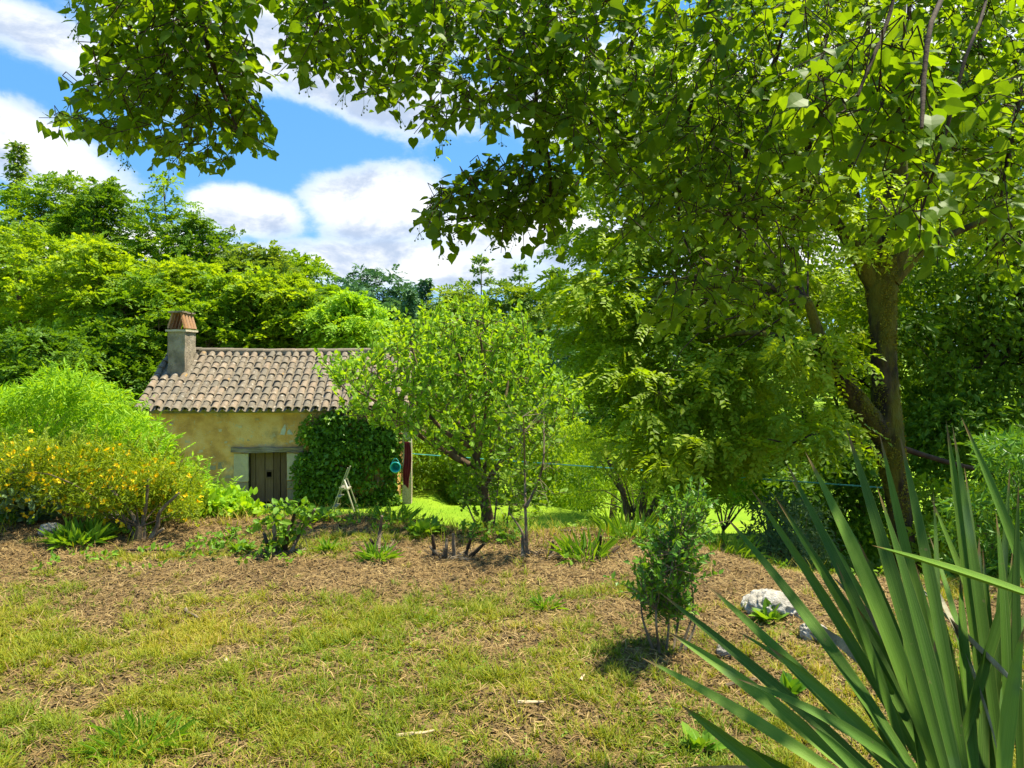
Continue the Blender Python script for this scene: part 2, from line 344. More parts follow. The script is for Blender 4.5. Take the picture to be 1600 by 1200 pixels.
# ------------------------------------------------------------------ ground
def H(x, y):
    x = np.asarray(x, float); y = np.asarray(y, float)
    yc = 7.15 + .25 * (vnoise(x * .7, x * 0 + 3, 5) - .5)
    left = -1.96 * sstep(0, 2.7, y - yc) + .07 * np.exp(-((y - yc + .35) / .45) ** 2)
    right = -np.clip(.215 * (y - 5.2), 0, 1.96)
    k = sstep(1.3, 2.6, x + .12 * (y - 7)); z = left * (1 - k) + right * k
    edge = 17.6 - 2.6 * sstep(.3, 4.0, x)
    z = z - np.where(x > -2.2, np.clip((y - edge) * .45, 0, 3.0), 0) * sstep(-2.2, -1.0, x)
    z = z + .05 * (fbm(x * .8, y * .8, 2) - .5) + .03 * (fbm(x * 4, y * 4, 9, 3) - .5) * np.exp(-np.clip(y - 8, 0, 99) * .3)
    z = z - .11 * sstep(-1.5, -.3, x) * np.exp(-((y - 7.2) / 1.0) ** 2)
    z = z - .36 * sstep(2.5, 4.2, x) * sstep(4.8, 7.6, y) * sstep(16, 11, y)
    far = np.clip(y - 60, 0, 400); return z + 3.0 * (1 - np.exp(-far / 60.))
def G(x, y):
    """how grassy"""
    g = sstep(5.35, 4.15, y + 1.6 * (fbm(x * 1.1, y * 1.1, 31) - .5) + .35 * sstep(-.5, 1.5, x))
    g = g * (1 - .9 * np.exp(-(((x - 1.2) / 1.15) ** 2 + ((y - 4.4) / 1.15) ** 2) ** 1.0))
    g = np.maximum(g, .7 * sstep(.60, .70, fbm(x * 1.3, y * 2.2, 77)) * sstep(7.2, 6.2, y))
    g = g * (.30 + .70 * sstep(.34, .56, fbm(x * 2.2 + 5, y * 2.2, 15))) * (.35 + .65 * sstep(.36, .54, fbm(x * 6.5 + 5, y * 6.5, 18, 3)))
    return np.where(y > 8.2, .8, g)
def axis(segs):
    out = []
    for a, b, n in segs: out += list(np.linspace(a, b, n, endpoint=False))
    return np.array(out + [segs[-1][1]])
xs = axis([(-900, -150, 10), (-150, -20, 26), (-20, -7, 40), (-7, 8, 210), (8, 20, 40), (20, 150, 26), (150, 900, 10)])
ys = axis([(-300, -10, 12), (-10, 1.5, 24), (1.5, 9, 170), (9, 22, 70), (22, 90, 40), (90, 1400, 22)])
gx, gy = np.meshgrid(xs, ys); gz = H(gx, gy); V = np.stack([gx, gy, gz], -1).reshape(-1, 3)
nx, ny = len(xs), len(ys); i = np.arange(ny - 1)[:, None] * nx; j = np.arange(nx - 1)[None]
gf = np.stack([i + j, i + j + 1, i + nx + j + 1, i + nx + j], -1).reshape(-1, 4)
m, t, out = new_mat('soil and turf'); tcn = t.node('ShaderNodeTexCoord'); v = tcn.outputs['Object']
soil = t.ramp(t.noise(v, 3.5, 8, .7), [(.25, (.06, .036, .014)), (.5, (.16, .10, .040)), (.75, (.31, .22, .09))])
soil = t.mix(t.ss(t.noise(v, 40, 4, .7), .4, .62), soil, t.mix(.45, soil, (.34, .23, .11)))
turf = t.ramp(t.noise(v, 7, 6, .7), [(.3, (.09, .12, .010)), (.6, (.18, .19, .02)), (.8, (.26, .20, .045))])
c = t.mix(attr(t, 'green'), soil, turf)
c = t.mix(attr(t, 'lawn'), c, t.ramp(t.noise(v, .9, 6, .7), [(.3, (.12, .24, .010)), (.7, (.24, .34, .02))]))
p = t.node('ShaderNodeBsdfPrincipled'); t.put(p, 'Base Color', c); p.inputs['Roughness'].default_value = .95; p.inputs['Specular IOR Level'].default_value = .1
b = t.node('ShaderNodeBump'); b.inputs['Strength'].default_value = .9; b.inputs['Distance'].default_value = .03
t.put(b, 'Height', t.noise(v, 22, 8, .75)); t.l.new(b.outputs[0], p.inputs['Normal']); t.l.new(p.outputs[0], out.inputs[0])
gg = G(V[:, 0], V[:, 1]); lawn = sstep(8.8, 10.2, V[:, 1])
o = build('ground', [(V, gf)], m, smooth=True, kind='structure', attrs={'green': gg, 'lawn': lawn})

# ------------------------------------------------------------------ the cottage
EL = np.array([-8.68, 17.0]); ER = np.array([-2.44, 17.55])
L_ = float(np.linalg.norm(ER - EL)); HR = math.atan2(ER[1] - EL[1], ER[0] - EL[0]); GZ = -1.96
ZE, ZR, DP = .36, 1.70, 2.10
house = empty('cottage', (EL[0], EL[1], GZ), 'small ochre rendered stone cottage with a clay tile roof and a low plank door', 'cottage', HR)
cu, su = math.cos(HR), math.sin(HR)
def uw(px, py, dv):
    """pixel ray meets the plane dv behind the eave line -> house-local (u, z)"""
    kx = (px - 800) / F; nx_, ny_ = -su, cu
    tt = (EL[0] * nx_ + EL[1] * ny_ + dv) / (kx * nx_ + ny_)
    q = np.array([kx * tt, tt]) - EL; return float(q[0] * cu + q[1] * su), float(EYE - (py - HY) / F * tt - GZ)
def hb(name, parts, mat, parent=house, **k): return build(name, parts, mat, parent, **k)
M['ochre'] = solid('ochre render', [(.40, .20, .06), (.66, .365, .11), (.76, .50, .22)], 1.6, .92, .9, 26, det=8, dist=.03,
    extra=lambda t, v, col, tcn: t.mix(t.m('MULTIPLY', t.ss(t.noise(v, 9, 4, .6), .60, .66), .55), t.mix(t.m('MULTIPLY', t.ss(t.noise(v, 1.1, 5, .65), .54, .70), .8), col, (.24, .18, .11)), (.50, .43, .30)))
M['stone'] = solid('pale stone', [(.32, .27, .19), (.48, .41, .29), (.58, .51, .38)], 5, .9, .9, 30, objrnd=.3, dist=.02)
M['rubble'] = solid('weathered stone', [(.17, .14, .10), (.30, .25, .17), (.42, .36, .26)], 7, .95, 1.0, 22, objrnd=.2, dist=.04)
M['wallstone'] = solid('stone showing through render', [(.34, .24, .12), (.52, .40, .24), (.64, .54, .38)], 7, .95, .9, 26, objrnd=.5)
M['chim'] = solid('chimney render', [(.15, .125, .085), (.27, .22, .15), (.38, .32, .23)], 2.6, .95, 1.0, 22, det=8, extra=patch((.10, .09, .07), .5, .5, .68, 4, .6), dist=.03)
def lich(t, v, col, tcn):
    c = t.mix(t.m('MULTIPLY', t.ss(t.noise(v, 9, 5, .7), .50, .68), .7), col, (.11, .085, .065))
    c = t.mix(t.m('MULTIPLY', t.ss(t.noise(v, 13, 3, .6), .60, .70), .55), c, (.50, .46, .38))
    return t.mix(t.m('MULTIPLY', t.ss(t.noise(v, 3.1, 4, .6), .67, .74), .8), c, (.50, .27, .03))
M['tile'] = solid('clay tile', [(.105, .084, .058), (.215, .172, .118), (.15, .128, .092), (.25, .182, .118), (.30, .26, .19)], 8, .85, .7, 60, objrnd=.62, extra=lich, dist=.01)
M['orange_tile'] = solid('orange clay', [(.16, .09, .05), (.34, .17, .07), (.38, .27, .18)], 6, .85, .6, 40, objrnd=.4)
M['oldwood'] = solid('weathered door wood', [(.065, .040, .022), (.15, .095, .055), (.24, .165, .10)], 8, .9, .8, 40, stretch=(3, 3, .35), objrnd=.3)
M['greywood'] = solid('grey beam wood', [(.10, .08, .06), (.22, .175, .13), (.33, .27, .21)], 7, .9, .8, 40, stretch=(.35, 3, 3))
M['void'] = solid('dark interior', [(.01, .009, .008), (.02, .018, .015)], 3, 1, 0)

WV = .27                                      # wall face behind the eave line
wl, wr, wt = .22, L_ - .30, ZE - GZ + .02
dl, dtop = uw(388, 707, WV); dr_, _ = uw(448, 707, WV); _, dbot = uw(420, 788, WV)
# front wall: a fine grid of faces round the door opening, gently uneven, with reveals
us = np.unique(np.concatenate([np.linspace(wl, dl, 14), np.linspace(dl, dr_, 8), np.linspace(dr_, wr, 22)])); zs = np.unique(np.concatenate([[-.3], np.linspace(0, dbot, 5)[0:], np.linspace(dbot, dtop, 9), np.linspace(dtop, wt, 8)]))
uu, zz = np.meshgrid(us, zs); vv = WV + .030 * (fbm(uu * 1.7, zz * 1.7, 3) - .5) + .012 * (rng.random(uu.shape) - .5)
Vw = np.stack([uu, vv, zz], -1).reshape(-1, 3); n_ = len(us); fw = []
for a in range(len(zs) - 1):
    for b_ in range(n_ - 1):
        cu_, cz_ = (us[b_] + us[b_ + 1]) / 2, (zs[a] + zs[a + 1]) / 2
        if dl < cu_ < dr_ and dbot < cz_ < dtop: continue
        fw.append([a * n_ + b_, a * n_ + b_ + 1, (a + 1) * n_ + b_ + 1, (a + 1) * n_ + b_])
hb('front_wall', [(Vw, np.array(fw))], M['ochre'], smooth=True)
zr, dz_ = ZR - GZ, DP
def quad(*p): return (np.array(p, float), np.array([[0, 1, 2, 3]]))
hb('reveal', [quad((dl, WV - .01, dbot), (dl, WV + .3, dbot), (dl, WV + .3, dtop), (dl, WV - .01, dtop)), quad((dr_, WV - .01, dbot), (dr_, WV + .3, dbot), (dr_, WV + .3, dtop), (dr_, WV - .01, dtop)),
    quad((dl, WV - .01, dtop), (dr_, WV - .01, dtop), (dr_, WV + .3, dtop), (dl, WV + .3, dtop)), quad((dl, WV + .31, dbot), (dr_, WV + .31, dbot), (dr_, WV + .31, dtop), (dl, WV + .31, dtop))], M['void'])
for u_, nm in ((wl, 'gable_wall'), (wr, 'gable_wall')):
    pts = np.array([(u_, WV, -.3), (u_, 2 * DP - WV, -.3), (u_, 2 * DP - WV, wt), (u_, DP, zr - .13), (u_, WV, wt)])
    hb(nm, [(pts, np.array([[0, 1, 2, 4]])), (pts, np.array([[2, 3, 4]]))], M['ochre'])
hb('back_wall', [quad((wl, 2 * DP - WV, -.3), (wr, 2 * DP - WV, -.3), (wr, 2 * DP - WV, wt), (wl, 2 * DP - WV, wt))], M['ochre'])
ze = ZE - GZ
sl = math.hypot(DP, zr - ze); sd_ = np.array([0, DP, zr - ze]) / sl; sn = np.array([0, -(zr - ze), DP]) / sl
# roof decks (boards under the tiles)
for sgn, nm in ((1, 'roof_deck'), (-1, 'roof_deck')):
    y0 = 0 if sgn > 0 else 2 * DP
    pts = []
    for off in (-.055, -.095):
        for (u_, s_) in ((.02, .04), (L_ - .02, .04), (L_ - .02, sl), (.02, sl)):
            q = np.array([u_, 0, ze]) + sd_ * s_ + sn * off; pts.append([q[0], q[1] if sgn > 0 else 2 * DP - q[1], q[2]])
    hb(nm, [(np.array(pts), np.array([[0, 1, 2, 3], [7, 6, 5, 4], [0, 4, 5, 1], [1, 5, 6, 2], [2, 6, 7, 3], [3, 7, 4, 0]]))], M['greywood'])
hb('wall_plate', [box((L_ / 2, WV - .05, ze - .085), (L_ - .5, .09, .07))], M['chim'])
# canal tiles: convex covers one by one, concave pans joined
def half_tile(w0, w1, ln, up=1, th=.014, n=7):
    V, nn = [], n
    for (s_, w_) in ((0, w0), (ln, w1)):
        for off in (0, th):
            for k in range(nn):
                a = math.pi * (.04 + .92 * k / (nn - 1)); V.append((math.cos(a) * (w_ / 2 - off), s_, up * (math.sin(a) * (w_ / 2 - off) * .82)))
    V = np.array(V); f = []
    for k in range(nn - 1):
        f += [[k, k + 1, 2 * nn + k + 1, 2 * nn + k], [nn + k + 1, nn + k, 3 * nn + k, 3 * nn + k + 1], [k + 1, k, nn + k, nn + k + 1], [2 * nn + k, 2 * nn + k + 1, 3 * nn + k + 1, 3 * nn + k]]
    f += [[0, 2 * nn, 3 * nn, nn], [nn - 1, 2 * nn - 1, 4 * nn - 1, 3 * nn - 1]]
    return V, np.array(f)
NC, NR = 29, 9; pitch = (L_ - .16) / NC; exp_ = sl / NR
Rm = np.stack([np.array([1, 0, 0]), sd_, sn], 1)
ch_u0, ch_v0 = uw(262, 588, 1.18)[0], 1.18
ch_u1 = uw(288.5, 588, 1.18)[0]
covers = [hb('tile_source', [half_tile(.168 + .006 * k, .135, exp_ + .07, 1)], M['tile'], smooth=False) for k in range(3)]
first = [True] * 3; ncov = 0
for cidx in range(NC + 1):
    u0 = .08 + cidx * pitch
    for r_ in range(NR):
        s_ = r_ * exp_ - .02; vpos = s_ * sd_[1]
        if ch_u0 - .06 < u0 < ch_u1 + .06 and vpos + exp_ * sd_[1] > ch_v0 + .04: continue
        k = int(rng.integers(3)); src = covers[k]
        if first[k]: ob = src; ob.name = 'tile'; first[k] = False
        else: ob = src.copy(); COL.objects.link(ob); ob.name = 'tile'
        jy = rng.normal() * .018; ja = rng.normal() * .035; lift = .008 + abs(rng.normal()) * .006
        loc = np.array([u0 + rng.normal() * .008, 0, ze]) + sd_ * (s_ + jy) + sn * lift
        tilt = R(2.6) + rng.normal() * .012
        Rl = np.array(Matrix.Rotation(ja, 3, 'Z') @ Matrix.Rotation(-tilt, 3, 'X'))
        sag = -.035 * math.sin(math.pi * u0 / L_); loc[2] += sag
        M4 = np.eye(4); M4[:3, :3] = Rm @ Rl; M4[:3, 3] = loc + sn * .012
        ob.matrix_local = Matrix(M4.tolist()); ncov += 1
pans = []
for cidx in range(NC):
    u0 = .08 + (cidx + .5) * pitch
    for r_ in range(NR):
        s_ = r_ * exp_ - .055
        if ch_u0 - .05 < u0 < ch_u1 + .05 and s_ * sd_[1] + exp_ * sd_[1] > ch_v0: continue
        Vp, fp = half_tile(.165, .185, exp_ + .06, -1); Vp = Vp @ np.array(Matrix.Rotation(rng.normal() * .02 , 3, 'Z')).T
        sag = -.035 * math.sin(math.pi * u0 / L_)
        pans.append((Vp @ Rm.T + np.array([u0, 0, ze + sag]) + sd_ * (s_ + rng.normal() * .012) + sn * (.045), fp))
hb('pan_tiles', pans, M['tile'], kind='stuff')
bk = []
for cidx in range(NC + 1):
    for r_ in range(3):
        Vp, fp = half_tile(.17, .14, sl / 3 + .03, 1); q = Vp @ Rm.T + np.array([.08 + cidx * pitch, 0, ze]) + sd_ * (r_ * sl / 3); q[:, 1] = 2 * DP - q[:, 1]; bk.append((q, fp[:, ::-1]))
hb('back_slope_tiles', bk, M['tile'], kind='stuff')
nrd = 16
rt = hb('ridge_tile', [half_tile(.20, .18, L_ / nrd + .05, 1)], M['tile'])
for k in range(nrd):
    ob = rt if k == 0 else rt.copy()
    if k: COL.objects.link(ob)
    if k >= 9 and k % 3 != 1: ob.data = ob.data
    sag = -.035 * math.sin(math.pi * (k + .5) / nrd)
    ob.matrix_local = Matrix.Translation((k * L_ / nrd, DP, zr + .025 + sag + rng.normal() * .006)) @ Matrix.Rotation(R(-90) + rng.normal() * .02, 4, 'Z') @ Matrix.Rotation(R(1.5), 4, 'X')
mort = hb('ridge_mortar', [box((L_ / 2, DP, zr - .035), (L_ - .05, .16, .09))], M['chim'])
# chimney
cw, cd_ = ch_u1 - ch_u0, .80; cuc = (ch_u0 + ch_u1) / 2
_, czt = uw(275, 518, 1.18)
chm = bpy.data.objects.new('chimney', None)
def lumpy_box(c, s, n=7, amp=.012, seed=1, taper=0):
    parts = []; c = np.array(c); s = np.array(s)
    for ax in range(3):
        for sg in (-1, 1):
            a1, a2 = [k for k in range(3) if k != ax]; g = np.linspace(-.5, .5, n); A, B = np.meshgrid(g, g)
            P = np.zeros((n * n, 3)); P[:, ax] = sg * .5; P[:, a1] = A.ravel(); P[:, a2] = B.ravel()
            P = P * s; P[:, :2] *= (1 - taper * (P[:, 2:] / s[2] + .5))
            W_ = P + c; nz_ = np.stack([vnoise(W_[:, 0] * 9 + W_[:, 2] * 7, W_[:, 1] * 9 + k * 5 + W_[:, 2] * 3, seed + k) - .5 for k in range(3)], 1)
            P = P + nz_ * amp * 2; i_ = np.arange(n - 1)[:, None] * n; j_ = np.arange(n - 1)[None]
            f = np.stack([i_ + j_, i_ + j_ + 1, i_ + n + j_ + 1, i_ + n + j_], -1).reshape(-1, 4); parts.append((P + c, f))
    return parts
zb = ze + (zr - ze) * (ch_v0 / DP) - .25
chim = hb('chimney', lumpy_box((cuc, ch_v0 + cd_ / 2, (zb + czt) / 2), (cw, cd_, czt - zb), 9, .014, 4), M['chim'])
hb('chimney_slab', lumpy_box((cuc, ch_v0 + cd_ / 2, czt + .025), (cw + .09, cd_ + .09, .05), 5, .006, 9), M['stone'], chim)
zt0 = czt + .052; hgt = .40
for sg in (-1, 1):
    for k in range(4):
        yk = ch_v0 + .04 + k * (cd_ - .16) / 3
        a = np.array([cuc + sg * (cw / 2 - .03), yk + .06, zt0 + .02]); b2 = np.array([cuc + sg * .075, yk + .06, zt0 + hgt])
        Vt, ft = half_tile(.19, .16, .43, 1, n=6)
        dy = unit(b2 - a); nz_ = unit(np.cross(dy, np.array([0, 1., 0]))) * (1 if True else 1)
        if nz_[0] * sg < 0: nz_ = -nz_
        xa = np.cross(dy, nz_); hb('cowl_tile', [(Vt @ np.stack([xa, dy, nz_], 1).T + a, ft)], M['orange_tile'], chim)
hb('cowl_top', [*[(box((cuc + .01 * k, ch_v0 + .1 + k * .3, zt0 + hgt + .035), (.33, .32, .035), rz=.04 * (k - 1), jit=.006, ry=.03 * (k - 1))) for k in range(3)]], M['tile'], chim)
# door: planks, battens, hatch
py_ = WV + .13; ws_ = [.13, .22, .20, .17, .155]; tot = sum(ws_); u0 = dl + .015; sc_ = (dr_ - dl - .03) / tot
door = hb('door', [box(((dl + dr_) / 2, py_ + .045, dbot + .10), (dr_ - dl - .04, .03, .09)), box(((dl + dr_) / 2, py_ + .045, dtop - .25), (dr_ - dl - .04, .03, .09))], M['oldwood'])
for k, w_ in enumerate(ws_):
    w_ *= sc_; zt_ = dtop - .02 - rng.random() * .02; zb_ = dbot + .02 + rng.random() * .03
    if k == 2:
        zc = dbot + (dtop - dbot) * .56
        hb('plank', [box((u0 + w_ / 2, py_, (zt_ + zc + .10) / 2), (w_ - .012, .03, zt_ - zc - .10), jit=.003)], M['oldwood'], door)
        hb('plank', [box((u0 + w_ / 2, py_, (zb_ + zc - .08) / 2), (w_ - .012, .03, zc - .08 - zb_), jit=.003)], M['oldwood'], door)
        hb('hatch_frame', [box((u0 + .02, py_ - .01, zc), (.04, .05, .20)), box((u0 + w_ - .02, py_ - .01, zc), (.04, .05, .20)), box((u0 + w_ / 2, py_ - .012, zc + .08), (w_ - .08, .05, .035)), box((u0 + w_ / 2, py_ - .012, zc - .08), (w_ - .08, .05, .035))], M['oldwood'], door)
    else:
        hb('plank', [box((u0 + w_ / 2, py_ + rng.normal() * .004, (zt_ + zb_) / 2), (w_ - .014, .03, zt_ - zb_), jit=.004, ry=rng.normal() * .008)], M['oldwood'], door)
    u0 += w_
lu0, lz = uw(361, 703, WV - .05); lu1, _ = uw(474, 700, WV - .05)
lin = lumpy_box(((lu0 + lu1) / 2, WV + .05, dtop + .065), (lu1 - lu0, .26, .12), 9, .022, 12)
hb('lintel', lin, M['greywood'])
hb('sill', lumpy_box(((dl + dr_) / 2, WV + .02, dbot - .06), (dr_ - dl + .04, .22, .11), 5, .008, 3), M['rubble'])
def blk(pxa, pxb, pya, pyb, mat, depth=.1, amp=.012):
    a, za = uw(pxa, pya, WV); b_, zb_ = uw(pxb, pyb, WV)
    hb('stone', lumpy_box(((a + b_) / 2, WV + .015, (za + zb_) / 2), (abs(b_ - a) - .02, depth, abs(za - zb_) - .02), 6, amp, int(rng.integers(99))), mat)
blk(365, 389, 708, 753, M['stone'], .07, .008); blk(360, 389, 754, 775, M['rubble'], .08); blk(364, 389, 776, 797, M['rubble'], .07)
blk(448, 470, 708, 750, M['stone'], .07, .014); blk(448, 478, 751, 763, M['rubble'], .08); blk(448, 474, 764, 780, M['rubble'], .07); blk(448, 480, 781, 797, M['rubble'], .07)
blk(340, 359, 722, 733, M['rubble'], .03); blk(318, 338, 724, 734, M['rubble'], .03); blk(346, 363, 736, 748, M['rubble'], .03)
for (qx, qy, qw, qh) in ((268, 662, 7, 4), (292, 690, 9, 5), (330, 655, 8, 4), (345, 672, 6, 5), (312, 705, 10, 5), (352, 690, 6, 4), (375, 668, 9, 5), (402, 655, 7, 4), (420, 682, 8, 4), (462, 660, 6, 5), (455, 690, 7, 4), (388, 688, 6, 4), (300, 740, 9, 6), (335, 762, 10, 6), (352, 775, 8, 6), (470, 700, 6, 6), (322, 748, 8, 5)):
    blk(qx - qw / 2, qx + qw / 2, qy - qh / 2, qy + qh / 2, M['wallstone'], .05, .02)
# bare triangular scar in the render
a, za = uw(438, 679, WV); b_, zb_ = uw(446, 662, WV); c_, zc_ = uw(458, 679, WV)
hb('plaster_scar', [(np.array([(a, WV - .012, za), (a + .10, WV - .012, za - .01), (a + .13, WV - .014, za + .10), (b_, WV - .015, zb_), (a + .03, WV - .014, za + .12)]), np.array([[0, 1, 2], [0, 2, 4], [2, 3, 4]])),
    (np.array([(a + .16, WV - .012, za), (c_, WV - .012, za), (c_ - .08, WV - .014, za + .13), (a + .17, WV - .014, za + .08)]), np.array([[0, 1, 2, 3]]))], solid('bare mortar', [(.4, .38, .33), (.55, .52, .46)], 12, .9, .5))
# corner pier at the open right end
pu0, _ = uw(629, 700, .12); pu1, _ = uw(643, 700, .12); _, pz1 = uw(636, 646, .12)
M['pier'] = solid('speckled pier render', [(.33, .25, .17), (.48, .38, .28), (.55, .46, .36)], 30, .95, 1.0, 60)
hb('corner_pier', lumpy_box(((pu0 + pu1) / 2, .12 + .12, (pz1 - .3) / 2), (pu1 - pu0, .22, pz1 + .3), 9, .012, 7), M['pier'])

# ------------------------------------------------------------------ things by the cottage
def H1(x, y): return float(H(np.array([x]), np.array([y]))[0])
ivy = empty('ivy', (*(EL + (np.array([cu, su]) * 4.9)), GZ), 'dense dark ivy sheet covering the right end of the cottage wall', 'ivy', HR)
ic = []
for k in range(230):
    px_ = rng.uniform(476, 627); py2 = rng.uniform(648, 800)
    if px_ < 484 + 9 * math.sin(py2 * .09): continue
    u_, z_ = uw(px_, py2, .15); ic.append((u_ - 4.9, .22 - rng.random() * .16 - (.12 if py2 > 740 else 0) * rng.random(), max(z_, .05)))
for k in range(36):
    px_ = rng.uniform(468, 500); py2 = rng.uniform(715, 800); u_, z_ = uw(px_, py2, .15); ic.append((u_ - 4.9, .1, max(z_, .05)))
ic = np.array(ic)
Pv = clumps(ic, rng.uniform(.12, .22, len(ic)), 62, .085, flat=1.0, droop=.9, up=.25, T=TW, tone=.3, rand=.55)
build('leaves', [Pv], M['ivy'], ivy, kind='stuff')
st = []
for k in range(12):
    u_ = -.75 + rng.random() * 1.9; st += tube([(u_, .12, 0), (u_ + rng.normal() * .1, .12, .7), (u_ + rng.normal() * .12, .14, 1.4), (u_ + rng.normal() * .15, .16, 1.9)], [.02, .008], 5, 10)
build('stem', st, M['bark'], ivy)

M['aluminium'] = solid('ladder aluminium', [(.30, .28, .20), (.42, .39, .29)], 5, .5, .1, metal=.25)
M['whitepaint'] = solid('white paint', [(.6, .6, .56), (.72, .72, .68)], 5, .6, .1)
lf = at(518, 803, 16.45); rf = at(559, 803, 16.45); ap = at(545, 731, 16.45); gz = H1(lf[0], 16.45)
lad = empty('step_ladder', ((lf[0] + rf[0]) / 2, 16.45, gz), 'open pale step ladder standing side-on before the ivy wall', 'ladder')
sft = np.array([0, 0, gz - lf[2]]); 
for dy in (-.18, .18):
    dyv = np.array([0, dy, 0]); tp = ap + (ap - lf) * .02
    build('front_rail', local([bar(lf + dyv + sft, tp + dyv * .7, .05, .022)], lad), M['aluminium'], lad)
    b2 = lf + (ap - lf) * .74
    build('rear_rail', local([bar(rf + dyv + sft, b2 + dyv * .8 + np.array([.03, 0, 0]), .045, .022)], lad), M['aluminium'], lad)
for k in range(1, 4):
    q = lf + (ap - lf) * (k / 5.0) + sft * (1 - k / 5); build('step', local([box(q + np.array([.03, 0, 0]), (.11, .36, .02))], lad), M['aluminium'], lad)
q = lf + (ap - lf) * .56; build('platform', local([box(q + np.array([.10, 0, 0]), (.18, .32, .03))], lad), M['aluminium'], lad)
build('brace', local([bar(lf + (ap - lf) * .74, rf + (b2 - rf) * .72, .05, .02)], lad), M['whitepaint'], lad)

M['turq'] = solid('turquoise plastic', [(.01, .33, .36), (.015, .42, .44)], 4, .35, 0, spec=.5)
bc = at(619, 729, 16.85)
bk_ = empty('bucket', bc, 'turquoise plastic bucket hung with its mouth facing outward by the ivy edge', 'bucket')
rings = [(-.12, .115), (-.115, .125), (-.10, .118), (.12, .085), (.121, 0.001), (.11, .001), (.105, .078), (-.118, .100)]
a = np.arange(24) / 24 * 2 * np.pi; Vb = np.concatenate([np.stack([np.cos(a) * r, np.full(24, yy), np.sin(a) * r], 1) for yy, r in rings])
fb = [[k * 24 + i_, k * 24 + (i_ + 1) % 24, ((k + 1) % 8) * 24 + (i_ + 1) % 24, ((k + 1) % 8) * 24 + i_] for k in range(8) for i_ in range(24) if k != 4]
build('shell', [(Vb, np.array(fb))], M['turq'], bk_, smooth=True)
build('handle', tube([(-.11, -.11, .0), (-.07, -.1, .13), (0, -.09, .2), (.07, -.1, .13), (.11, -.11, 0)], [.006], 5, 14), M['turq'], bk_)
# dark red cloth hanging at the pier
M['red'] = solid('dark red cloth', [(.07, .006, .012), (.15, .012, .02), (.22, .03, .04)], 4, .9, .4, 12, stretch=(6, 6, .6))
cl0 = at(636, 690, 16.95); ht = (757 - 690) / F * 16.95
n1_, n2_ = 15, 26; Vc = []
for j_ in range(n2_):
    tt = j_ / (n2_ - 1)
    for i_ in range(n1_):
        s_ = i_ / (n1_ - 1) - .5; wd_ = .17 * (.75 + .35 * math.sin(tt * 2.2) - .45 * max(0, tt - .65) / .35)
        Vc.append((s_ * wd_ + .02 * math.sin(tt * 5), .022 * math.sin(s_ * 22 + tt * 2) - .02, -tt * ht - (.12 * abs(s_ + .3) * (tt > .9))))
fc = [[j_ * n1_ + i_, j_ * n1_ + i_ + 1, (j_ + 1) * n1_ + i_ + 1, (j_ + 1) * n1_ + i_] for j_ in range(n2_ - 1) for i_ in range(n1_ - 1)]
Vc = np.array(Vc); oc = build('cloth', [(Vc, np.array(fc)), (Vc + np.array([0, .012, 0]), np.array(fc)[:, ::-1])], M['red'], None, smooth=True)
oc.location = cl0; tag(oc, 'dark red cloth hanging folded against the pier at the cottage corner', 'cloth')
A_ = at(644, 709, 17.0); B_ = at(1394, 763, 8.05)
pts = A_ + (B_ - A_) * np.linspace(0, 1, 30)[:, None]
o = build('clothes_line', tube(pts, [.008], 6), solid('turquoise line', [(.08, .42, .42), (.16, .52, .50)], 3, .6, 0), None)
tag(o, 'turquoise clothes line stretched from the cottage corner to the mossy tree', 'clothes line')

# ------------------------------------------------------------------ trees
def branch_net(base, fork, C, r0, nsec=5, wig=.06):
    """limbs from the fork up to clump centres, forking off each other"""
    parts = []; C = np.asarray(C); mains = C[rng.choice(len(C), min(nsec, len(C)), replace=False)]; nodes = []
    for c in mains:
        mid = (fork + c) / 2 + rng.normal(size=3) * wig * np.linalg.norm(c - fork) + np.array([0, 0, .05 * np.linalg.norm(c - fork)])
        path = smooth_path([fork, mid, c], 9); parts += tube(path, np.linspace(r0 * .6, r0 * .1, 9), 5, None, .05)
        nodes += [(path[k], r0 * (.6 - .055 * k)) for k in range(2, 8)]
    NP = np.array([n_[0] for n_ in nodes])
    A, B, ra = [], [], []
    for c in C:
        dd = np.linalg.norm(NP - c, axis=1) + .6 * np.maximum(0, NP[:, 2] - c[2]); k = int(np.argmin(dd)); p0 = NP[k]; r = nodes[k][1] * .5
        md = (p0 + c) / 2 + rng.normal(size=3) * .07 * np.linalg.norm(c - p0); A += [p0, md]; B += [md, c]; ra += [r, r * .6]
    ra = np.array(ra); parts.append(twig_tris(A, B, ra, ra * .55)); return parts

